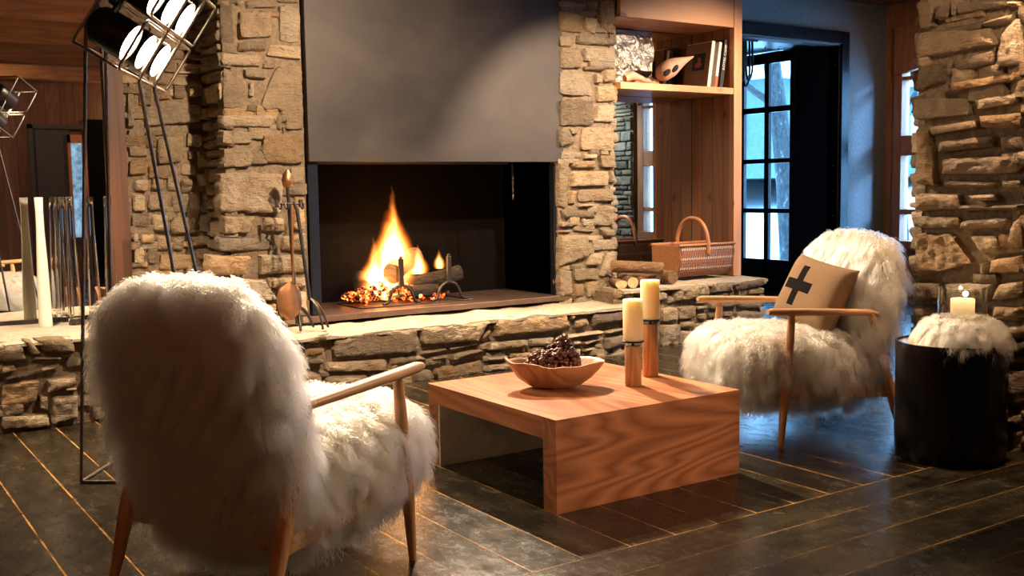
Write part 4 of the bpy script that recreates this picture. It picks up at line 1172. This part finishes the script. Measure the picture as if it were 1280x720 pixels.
# ------------------------------------------------------------------ floor lamp
CR, CU, CF = Vector((.8291, -.5589, -.0159)), Vector((.0654, .0686, .9955)), Vector((.5553, .8264, -.0934))
CF = (CF - CR*.347 + CU*.223).normalized(); CR = (CR - CF*CR.dot(CF)).normalized(); CU = CR.cross(CF)
hv = (CR*.545 + CU*.838).normalized(); hw = CR*.838 - CU*.545
hn = (hw*.95 - CF*.30).normalized(); hu_ = (hw*.30 + CF*.95).normalized()
H0 = Vector((1.173, 4.297, 1.758))
hp = lambda u, v, d=0.0: H0 + hu_*u + hv*v + hn*d
lp = empty('floor_lamp', (1.15, 4.5, 0), 0, 'tall wire floor lamp with rows of black spotlights aimed down at the near chair', 'floor lamp')
RW = .0075
DF, DB = .018, -.17
cage = MB()
for d in (DF, DB):
    for v0, v1 in ((-.105, .105), (.125, .318)):
        loop = fillet([hp(.08, v0, d), hp(.40, v0, d), hp(.40, v1, d), hp(-.27, v1, d), hp(-.27, v0, d), hp(.08, v0, d)], .03)
        cage.tube(loop, .0058, 8)
for u in (-.27, .40):
    for v in (-.105, .318):
        cage.tube([hp(u, v, DF), hp(u, v, DB)], .0055, 8)
cage.build('cage', M['wire'], lp, smooth=60)
feet = {'A': Vector((.895, 4.60, RW)), 'B': Vector((1.09, 4.87, RW)), 'C': Vector((1.335, 4.25, RW)), 'D': Vector((1.545, 4.50, RW))}
for u, top, foot, d in ((0, .318, 'C', DF), (.215, .318, 'D', DF)):
    b = MB(); b.tube(fillet([hp(u, top, d), hp(u, -.105, d), feet[foot] + Vector((0, 0, .0))], .02), RW, 8); b.build('leg', M['wire'], lp, smooth=60)
for u, top, foot, d in ((-.255, .318, 'A', DB), (-.03, .318, 'B', DB)):
    b = MB(); b.tube(fillet([hp(u, top, d), hp(u, -.02, d), feet[foot]], .02), RW, 8); b.build('leg', M['wire'], lp, smooth=60)
b = MB()
for p, q in (('A', 'C'), ('B', 'D'), ('A', 'B')):
    b.tube([feet[p], feet[q]], RW, 8)
for f in feet.values(): b.lathe([(.001, -RW), (.006, -.004), (RW, 0), (.006, .004), (.001, RW)], f, 8)
b.build('base_rail', M['wire'], lp, smooth=60)
for v in (0, .20):
    for u in (-.20, .0, .215):
        o_ = hp(u, v, -.02)
        ax = (hu_, hv, hn)
        b = MB(); b.lathe([(.028, -.150), (.060, -.146), (.074, -.125), (.077, -.08), (.077, .010), (.073, .010), (.072, .001)], o_, 28, axis=ax); can = b.build('spotlight', M['black'], lp, smooth=45)
        b = MB(); b.lathe([(.0715, .002), (.060, .007), (.03, .011), (.002, .012)], o_, 28, axis=ax); b.build('bulb', M['bulb'], can, smooth=180)
        b = MB(); b.lathe([(.026, -.158), (.026, -.150), (.02, -.1495)], o_, 16, axis=ax); b.build('rear_vent', M['vent'], can)
b = MB()
b.bar(hp(-.30, .06, -.09), hp(-.26, .12, -.10), .02, .012); b.bar(hp(-.305, .10, -.12), hp(-.25, .10, -.12), .012, .03); b.build('tilt_lever', M['black'], lp)

# ------------------------------------------------------------------ vases on the left ledge
def vase(x, y, h, mat, label, r0=.037, r1=.021, closed=False):
    b = MB(); z = .464
    prof = [(r0*.96, 0), (r0, .004), (r0, .03), (r0*.97, h*.2), (r0*.80, h*.48), (r1*1.06, h*.74), (r1, h*.9), (r1*1.12, h-.004), (r1*1.08, h)]
    if closed: prof += [(r1*.9, h-.002), (r1*.85, h-.03), (.002, h-.03)]
    else: prof += [(r1*.98, h-.002), (r1*.84, h*.9), (r1*.88, h*.74), (r0*.68, h*.48), (r0*.84, h*.2), (r0*.86, .04), (.002, .034)]
    b.lathe(prof, (x, y, z), 28)
    o = b.build('vase', mat, None, smooth=60)
    return tag(o, label, 'vase', 'tall slender vases on the ledge')
vase(1.103, 6.405, .735, M['opal'], 'tall slender white frosted vase standing on the pale ledge', closed=True)
vase(1.255, 6.585, .735, M['glass'], 'tall clear glass vase next to the white one, close to the mirror')
vase(1.262, 6.40, .735, M['glass'], 'tall clear glass vase second from the white one, away from the mirror')
vase(1.475, 6.42, .735, M['glass'], 'tall clear glass vase at the wooden post, farthest from the white one')
# ------------------------------------------------------------------ shelf unit in the niche
su = empty('shelf_unit', (5.8, 6.45, .452), 0, 'pine shelf unit with mirror back built in right of the stone pier', 'shelf unit')
MB().box((6.39, 6.20, .455), (6.48, 6.255, 3.06)).build('upright', M['pine_z'], su, bevel=.003)
MB().box((6.393, 6.256, .455), (6.43, 6.6995, 3.06)).build('side_panel', M['pine_panel'], su)
MB().box((5.19, 6.205, 1.948), (6.389, 6.69, 2.0)).build('shelf', M['pine'], su, bevel=.003)
MB().box((5.19, 6.205, 2.486), (6.389, 6.245, 3.06)).build('top_board', M['pine'], su, bevel=.003)
MB().box((5.19, 6.246, 2.486), (6.389, 6.69, 2.53)).build('shelf', M['pine'], su, bevel=.003)
MB().box((5.10, 6.701, .455), (6.47, 6.725, 3.06)).build('mirror_back', M['mirror'], su)
# crumpled foil sheet at the back
b = MB(); nx, nz_ = 36, 26; vs = []; fs = []
for j in range(nz_+1):
    for i in range(nx+1):
        x = 5.20+.70*i/nx; z = 2.005+.465*j/nz_
        vs.append((x, 6.655+.028*fbm((x, z, 3), 6, 4)-.03*(1-j/nz_), z))
N_ = len(vs); vs += [(x, y+.004, z) for x, y, z in vs]
for j in range(nz_):
    for i in range(nx):
        a = j*(nx+1)+i; fs += [(a, a+1, a+nx+2, a+nx+1), (N_+a, N_+a+nx+1, N_+a+nx+2, N_+a+1)]
b.add(vs, fs); tag(b.build('foil_sheet', M['foil'], None, smooth=60), 'crinkled silvery sheet leaning at the back of the upper shelf behind the skull', 'foil sheet')
# books
def book(x0, t, h, d, cov, label, lean=0.0, y=6.27):
    r = empty('book', (x0, y, 2.008), 0, label, 'book', 'books on the pine shelf')
    R_ = Matrix.Translation((x0, y, 2.008)) @ Matrix.Rotation(lean, 4, 'Y') @ Matrix.Translation((-x0, -y, -2.008))
    def put(mb, name, mat, **k):
        mb.v = [tuple(R_ @ Vector(p)) for p in mb.v]; return mb.build(name, mat, r, **k)
    put(MB().box((x0, y, 2.008), (x0+.004, y+d, 2.008+h)).box((x0+t-.004, y, 2.008), (x0+t, y+d, 2.008+h)).box((x0+.004, y, 2.008), (x0+t-.004, y+.004, 2.008+h)), 'cover', cov, bevel=.001)
    put(MB().box((x0+.0045, y+.0045, 2.005), (x0+t-.0045, y+d-.004, 2.008+h-.006)), 'pages', M['paper'])
    return r, put
LE = radians(9)
r1, put1 = book(6.155, .034, .375, .29, M['paper'], 'pale book with a tan front cover showing a small dark picture', LE)
def text(body, size, mtx, mat, name, parent):
    cu = bpy.data.curves.new(name, 'FONT'); cu.body = body; cu.size = size; cu.extrude = .0004; cu.align_x = 'CENTER'; cu.align_y = 'CENTER'
    o = bpy.data.objects.new(name, cu); COL.objects.link(o)
    dg = bpy.context.evaluated_depsgraph_get(); me = bpy.data.meshes.new_from_object(o.evaluated_get(dg)); bpy.data.objects.remove(o)
    me.transform(mtx); me.materials.clear(); me.materials.append(mat)
    me.transform(wm(parent).inverted())
    q = bpy.data.objects.new(name, me); COL.objects.link(q); q.parent = parent
    return q
# the tan cover face is its big side, turned towards the camera's left
put1(MB().box((6.1525, 6.272, 2.0095), (6.1548, 6.558, 2.374)), 'front_cover', M['cover_tan'])
pic = put1(MB().box((6.1505, 6.33, 2.15), (6.1524, 6.47, 2.29)), 'picture', M['cover_dark'])
pb = MB(); rng = random.Random(3)
pad(pb, (6.1504, 6.395, 2.235), (.0004, 0, 0), (0, .020, 0), (0, 0, .026), 8, 2.0); pad(pb, (6.1503, 6.40, 2.195), (.0004, 0, 0), (0, .040, 0), (0, 0, .022), 8, 2.4)
put1(pb, 'picture_figure', M['cover_red'])
r2, put2 = book(6.235, .030, .372, .27, M['paper'], 'white book with a red foot band on its spine, between the two others', LE)
put2(MB().box((6.2355, 6.2685, 2.0095), (6.2645, 6.2700, 2.10)), 'spine_band', M['cover_red'])
r3, put3 = book(6.297, .034, .395, .28, M['cover_dark'], 'black book with white lettering on its spine, nearest the upright', LE)
Rm = Matrix.Translation((6.297, 6.27, 2.008)) @ Matrix.Rotation(LE, 4, 'Y') @ Matrix.Translation((.017, -.0012, .24)) @ Matrix.Rotation(radians(90), 4, 'X') @ Matrix.Rotation(radians(-90), 4, 'Z')
Rm = Matrix.Translation((6.297, 6.27, 2.008)) @ Matrix.Rotation(LE, 4, 'Y') @ Matrix.Translation((.017, -.0012, .25)) @ Matrix.Rotation(radians(-90), 4, 'Y') @ Matrix.Rotation(radians(90), 4, 'X')
text('ROYAL CAMP', .034, Rm, M['ink'], 'spine_lettering', r3)

# animal skull
sk = empty('animal_skull', (5.85, 6.36, 2.001), 0, 'pale animal skull with dark eye holes and a pointed snout on the shelf', 'skull')
b = MB(); A_ = Vector((5.70, 6.36, 2.075)); B_ = Vector((6.035, 6.30, 2.245)); d_ = (B_-A_); m_ = 16; n = 20
w_ = d_.normalized(); u_ = Vector((0, 0, 1)).cross(w_).normalized(); v_ = w_.cross(u_)
vs = []; fs = []
rad_ = [.03, .062, .078, .084, .086, .088, .085, .078, .070, .062, .052, .043, .034, .026, .018, .011, .003]
for j in range(m_+1):
    for k in range(n):
        a = 2*pi*k/n; r_ = rad_[j]*(1+.05*noise.noise(Vector((cos(a)*2, sin(a)*2, j*.4))))
        vs.append(A_ + d_*(j/m_) + u_*cos(a)*r_*.8 + v_*(sin(a)*r_*.85 + .012*sin(pi*j/m_)))
for j in range(m_):
    for k in range(n):
        k2 = (k+1) % n; fs.append((j*n+k, j*n+k2, (j+1)*n+k2, (j+1)*n+k))
fs.append(tuple(reversed(range(n)))); b.add(vs, fs); b.build('cranium', M['bone'], sk, smooth=60)
for t_, off in ((.14, .035), (.36, .02)):
    c_ = A_ + d_*t_ - u_*.064*(1 if u_.y > 0 else -1) + Vector((0, 0, -.005+off*.2))
    e_ = MB(); pad(e_, c_, w_*.036, Vector((0, 0, 1))*.026, u_*.014, 8, 2.2); e_.build('eye_socket', M['socket'], sk, smooth=180)
b = MB(); b.tube([(5.73, 6.40, 2.03), (5.60, 6.42, 2.05), (5.47, 6.40, 2.022)], [.03, .02, .012], 10); b.build('horn', M['bone'], sk, smooth=60)
b = MB(); b.tube([(5.52, 6.33, 2.045), (5.43, 6.35, 2.07), (5.36, 6.36, 2.045)], [.020, .036, .030], 12); tag(b.build('bone_fragment', M['bone'], None, smooth=60), 'dull brown lump of bone lying left of the skull against the pier', 'bone')

# wicker basket on the ledge
bs = empty('wicker_basket', (5.99, 6.27, .462), 0, 'brown wicker log basket with pale bands and a bent handle on the ledge', 'basket')
x0, x1 = 5.70, 6.30; cy = 6.27; prof = []
for k in range(25):
    a = pi + pi*k/24
    prof.append((cy + .165*math.copysign(abs(cos(a))**.6, cos(a)), .735 - .258*abs(sin(a))**.62))
b = MB(); m_ = 40; vs = []; fs = []
for th in (0, -.014):
    for i in range(m_+1):
        x = x0 + (x1-x0)*i/m_
        for (y, z) in prof:
            ky = (abs(y-cy)+th)/max(abs(y-cy), 1e-6) if abs(y-cy) > .02 else 1
            vs.append((x + .006*sin(z*40), cy+(y-cy)*ky, z - (th if z < .6 else 0)))
P_ = len(prof); off = (m_+1)*P_
for i in range(m_):
    for k in range(P_-1):
        a = i*P_+k; fs += [(a, a+1, a+P_+1, a+P_), (off+a, off+a+P_, off+a+P_+1, off+a+1)]
    for k in (0, P_-1):
        a = i*P_+k; fs.append((a, a+P_, off+a+P_, off+a) if k == 0 else (a, off+a, off+a+P_, a+P_))
b.add(vs, fs); b.build('woven_body', M['wicker'], bs, smooth=60)
for xx in (x0, x1-.02):
    b = MB(); vs = [(xx, y, z) for y, z in prof] + [(xx+.02, y, z) for y, z in prof]; q = len(prof)
    fs = [tuple(range(q)), tuple(reversed(range(q, 2*q)))] + [(k, k+q, k+1+q, k+1) for k in range(q-1)] + [(0, q-1, 2*q-1, q)]
    b.add(vs, fs); b.build('end_board', M['tan'], bs, smooth=30)
for y in (cy-.165, cy+.165):
    b = MB(); b.tube([(x0-.01, y, .737), (x1+.01, y, .737)], .011, 10); b.build('rim', M['tan'], bs, smooth=60)
b = MB(); hpth = [(6.0, cy-.172, .66), (6.0, cy-.172, .745)] + bez((6.0, cy-.168, .77), (5.995, cy-.14, .945), (5.99, cy, .945), 9) + bez((5.99, cy, .945), (5.985, cy+.14, .945), (5.98, cy+.168, .77), 9) + [(5.98, cy+.172, .70)]
b.tube(hpth, .0165, 12); b.build('handle', M['tan'], bs, smooth=60)

# firewood stacked left of the basket
GW = 'split firewood on the ledge'
log('firewood_log', (4.985, 5.965, .500), (5.10, 6.19, .500), .046, 11, M['bark'], split=True, label='split log with broad pale cut end, leftmost on the ledge against the pier', cat='log', group=GW)
log('firewood_log', (5.09, 5.96, .496), (5.26, 6.30, .498), .040, 12, M['bark'], label='log with small pale end between the split log and the candle, low on the ledge', cat='log', group=GW)
log('firewood_log', (5.53, 6.00, .506), (5.535, 6.45, .508), .050, 13, M['bark'], M['bark'], label='log with dark brown end tucked against the basket', cat='log', group=GW)
log('firewood_log', (5.405, 5.985, .585), (5.05, 6.16, .612), .046, 14, M['bark'], label='long log with round pale end lying across the top of the firewood', cat='log', group=GW)
log('firewood_log', (5.402, 6.04, .494), (5.43, 6.45, .496), .034, 15, M['bark'], M['bark'], label='dark shadowed log under the long top log', cat='log', group=GW)
log('firewood_log', (5.20, 5.97, .493), (5.345, 6.30, .495), .034, 16, M['bark'], M['bark'], label='orange-brown barked log right of the two pale ends', cat='log', group=GW)

# ------------------------------------------------------------------ outdoors
struct('ground_snow', MB().box((9.86, -40, -.35), (70, 70, -.15)).box((9.0, 7.36, -.35), (9.86, 70, -.15)), M['snow'])
b = MB(); nx = 24; vs = []; fs = []
for j in range(nx+1):
    for i in range(nx+1):
        x, y = 17+44*i/nx, -10+64*j/nx
        vs.append((x, y, -.16 + 1.75*min(1, i/9) + .25*noise.noise(Vector((x*.15, y*.15, 0)))*(i > 0)))
for j in range(nx):
    for i in range(nx):
        a = j*(nx+1)+i; fs.append((a, a+1, a+nx+2, a+nx+1))
b.add(vs, fs); tag(b.build('snow_bank', M['snow'], None, smooth=180), kind='structure')
def tree(x, y, r, h, lean, seed, label):
    e = empty('tree', (x, y, -.2), 0, label, 'tree', 'trees outside the windows')
    rng = random.Random(seed)
    pts = [Vector((x + lean[0]*t + .12*noise.noise(Vector((t*2, seed, 0))), y + lean[1]*t, -.2 + h*t)) for t in [k/14 for k in range(15)]]
    b = MB(); b.tube(pts, [r*(1.25 if k == 0 else 1)*(1-.6*k/14)*(1+.06*rng.uniform(-1, 1)) for k in range(15)], 18); b.build('trunk', M['treebark'], e, smooth=60)
    for q in range(9):
        k = rng.randint(5, 13); p = pts[k]; a = rng.uniform(0, 6.28); L = rng.uniform(1.2, 2.6)
        q1 = p + Vector((cos(a)*L*.5, sin(a)*L*.5, L*.35)); q2 = p + Vector((cos(a)*L, sin(a)*L, L*rng.uniform(.3, .9)))
        b = MB(); b.tube(bez(p, q1, q2, 8), [r*.3*(1-.8*i/8) for i in range(9)], 7)
        for z in range(5):
            t = rng.uniform(.3, .95); s0 = p*(1-t)**2+q1*2*t*(1-t)+q2*t*t; a2 = a+rng.uniform(-1.2, 1.2)
            b.tube([s0, s0+Vector((cos(a2)*.5, sin(a2)*.5, rng.uniform(-.1, .5)))], [r*.08, r*.02], 5)
        b.build('branch', M['treebark'], e, smooth=60)
tree(11.80, 10.27, .165, 7.0, (-.45, .6), 1, 'snow-dusted leaning tree seen through the doorway glazing')
tree(14.9, 10.75, .17, 7.0, (.2, .3), 2, 'tree trunk outside seen through the timber window by the stone pillar')
bd = empty('chalet', (27, 25, 1.0), 0, 'blue-grey house with white windows across the snow outside', 'house')
MB().box((21.5, 19.5, 1.4), (34, 30, 4.1)).build('walls', M['facade'], bd)
rf = MB(); rf.add([(20.9, 18.9, 4.05), (34.6, 18.9, 4.05), (34.6, 30.6, 4.05), (20.9, 30.6, 4.05), (20.9, 24.7, 6.2), (34.6, 24.7, 6.2)], [(0, 1, 5, 4), (3, 4, 5, 2), (0, 4, 3), (1, 2, 5), (0, 3, 2, 1)]); rf.build('roof', M['snow'], bd)
for y in (20.4, 22.6, 25.0): MB().box((21.45, y, 2.2), (21.5, y+1.0, 3.2)).build('window', M['facade_win'], bd)
for x in (22.4, 24.8, 27.4): MB().box((x, 19.44, 2.2), (x+1.0, 19.5, 3.2)).build('window', M['facade_win'], bd)

# ------------------------------------------------------------------ light
w = bpy.data.worlds.new('World'); SC.world = w; w.use_nodes = True
nt = w.node_tree; nt.nodes.clear()
wo = nt.nodes.new('ShaderNodeOutputWorld'); bg = nt.nodes.new('ShaderNodeBackground'); bg.inputs[0].default_value = (.25, .58, 1.0, 1); bg.inputs[1].default_value = 14.0
nt.links.new(bg.outputs[0], wo.inputs[0])
WARM = (1.0, .745, .505)
def spot(name, loc, target, watts, size, blend=.5, color=WARM, radius=.04):
    l = bpy.data.lights.new(name, 'SPOT'); l.energy = watts; l.spot_size = radians(size); l.spot_blend = blend; l.color = color; l.shadow_soft_size = radius
    o = bpy.data.objects.new(name, l); COL.objects.link(o); o.location = loc
    o.rotation_euler = (Vector(target)-Vector(loc)).to_track_quat('-Z', 'Y').to_euler()
    return o
def point(name, loc, watts, color, radius=.05):
    l = bpy.data.lights.new(name, 'POINT'); l.energy = watts; l.color = color; l.shadow_soft_size = radius
    o = bpy.data.objects.new(name, l); COL.objects.link(o); o.location = loc
    return o
LZ = 2.74
spot('downlight_hearth', (3.6, 5.75, LZ), (2.9, 4.4, .3), 780, 104, .6, radius=.03)
spot('downlight_hearth_left', (2.3, 5.45, LZ), (1.7, 3.9, .4), 520, 78, .6)
spot('downlight_pier', (4.8, 4.3, LZ), (4.8, 6.25, 1.2), 460, 62, .5)
spot('downlight_fireplace', (2.7, 3.9, LZ), (3.0, 6.2, .9), 560, 95, .8)
spot('downlight_ledge', (6.7, 4.4, LZ), (5.95, 6.2, 1.0), 420, 85, .7)
spot('downlight_mirror', (.7, 5.45, LZ), (.9, 6.1, .4), 380, 75, .6)
spot('downlight_pillar', (4.18, 2.42, LZ), (4.36, 2.64, .9), 210, 40, .8, (1, .64, .38))
spot('downlight_chair', (3.5, 4.7, LZ), (4.15, 3.6, .5), 190, 60, .7)
spot('window_fill', (8.3, 5.4, LZ), (9.2, 6.9, 1.6), 22, 100, .9)  # added fill that warms the window corner, no fitting there
spot('downlight_candles', (3.5, 5.62, LZ), (2.98, 3.22, .355), 520, 11, .35, WARM, .02)
sl = bpy.data.lights.new('daylight', 'SUN'); sl.energy = 4.5; sl.color = (.25, .56, 1.0); sl.angle = radians(9)
so = bpy.data.objects.new('daylight', sl); COL.objects.link(so); so.location = (14, 2, 6); so.rotation_euler = Vector((-.75, 1, -.42)).to_track_quat('-Z', 'Y').to_euler()
spot('downlight_side', (3.9, 1.85, LZ), (1.45, 2.95, .45), 215, 34, .9, (1, .72, .47))
spot('pillar_face_fill', (2.9, 1.2, LZ), (4.45, 2.70, 2.15), 170, 36, .8, (1, .66, .40))  # added fill imitating the room's light on the pillar face
point('warm_fill', (-.9, .9, 2.2), 15, (1, .38, .13), .15)
spot('table_fill', (4.0, -2.2, 2.0), (2.72, 3.05, .16), 620, 15, .9, (1, .70, .46))  # added fill from behind the camera for the table front
spot('downlight_left', (.1, 4.3, LZ), (.35, 5.1, .0), 170, 52, .9, (1, .68, .40))
spot('room_fill', (1.2, -1.2, LZ), (2.4, -3.0, 1.4), 90, 120, .9)  # added unseen fill for the part of the room in the mirror
point('ceiling_fill', (4.4, -2.3, 2.45), 26, (1, .60, .30), .03)  # added fill for the mirrored ceiling beams, kept out of view
spot('stone_day_fill', (8.6, 1.4, LZ), (9.6, 1.5, 1.4), 260, 100, .8, (.55, .80, 1))  # added bluish fill standing in for window daylight on the stone
point('fire_glow', (3.46, 6.56, .74), 20, (1, .40, .11), .09)
point('candle_glow', (4.109, 2.63, .725), 1.6, (1, .60, .26), .012)

# ------------------------------------------------------------------ camera
cam = bpy.data.cameras.new('camera'); co = bpy.data.objects.new('camera', cam); COL.objects.link(co)
cam.sensor_width = 36.0; cam.lens = 1311.8/1280*36.0; cam.clip_start = .05; cam.clip_end = 300
def rot(yaw, pitch, roll):
    cy_, sy_, cp, sp = cos(yaw), sin(yaw), cos(pitch), sin(pitch)
    f = Vector((sy_*cp, cy_*cp, -sp)); r = Vector((cy_, -sy_, 0)); u = r.cross(f)
    return cos(roll)*r + sin(roll)*u, -sin(roll)*r + cos(roll)*u, f
r_, u_, f_ = rot(radians(33.899), radians(5.358), radians(-.917))
co.matrix_world = Matrix(((r_.x, u_.x, -f_.x, 0), (r_.y, u_.y, -f_.y, 0), (r_.z, u_.z, -f_.z, 1.2), (0, 0, 0, 1)))
SC.camera = co
SC.view_settings.view_transform = 'Standard'; SC.view_settings.look = 'None'
SC.view_settings.exposure = 0.3; SC.view_settings.gamma = 1.0; SC.view_settings.use_curve_mapping = False
SC.cycles.max_bounces = 14; SC.cycles.transparent_max_bounces = 12; SC.cycles.transmission_bounces = 10; SC.cycles.glossy_bounces = 5; SC.cycles.diffuse_bounces = 5; SC.cycles.volume_bounces = 0
SC.cycles.sample_clamp_indirect = 6.0; SC.cycles.caustics_reflective = False
SC.cycles.use_denoising = True
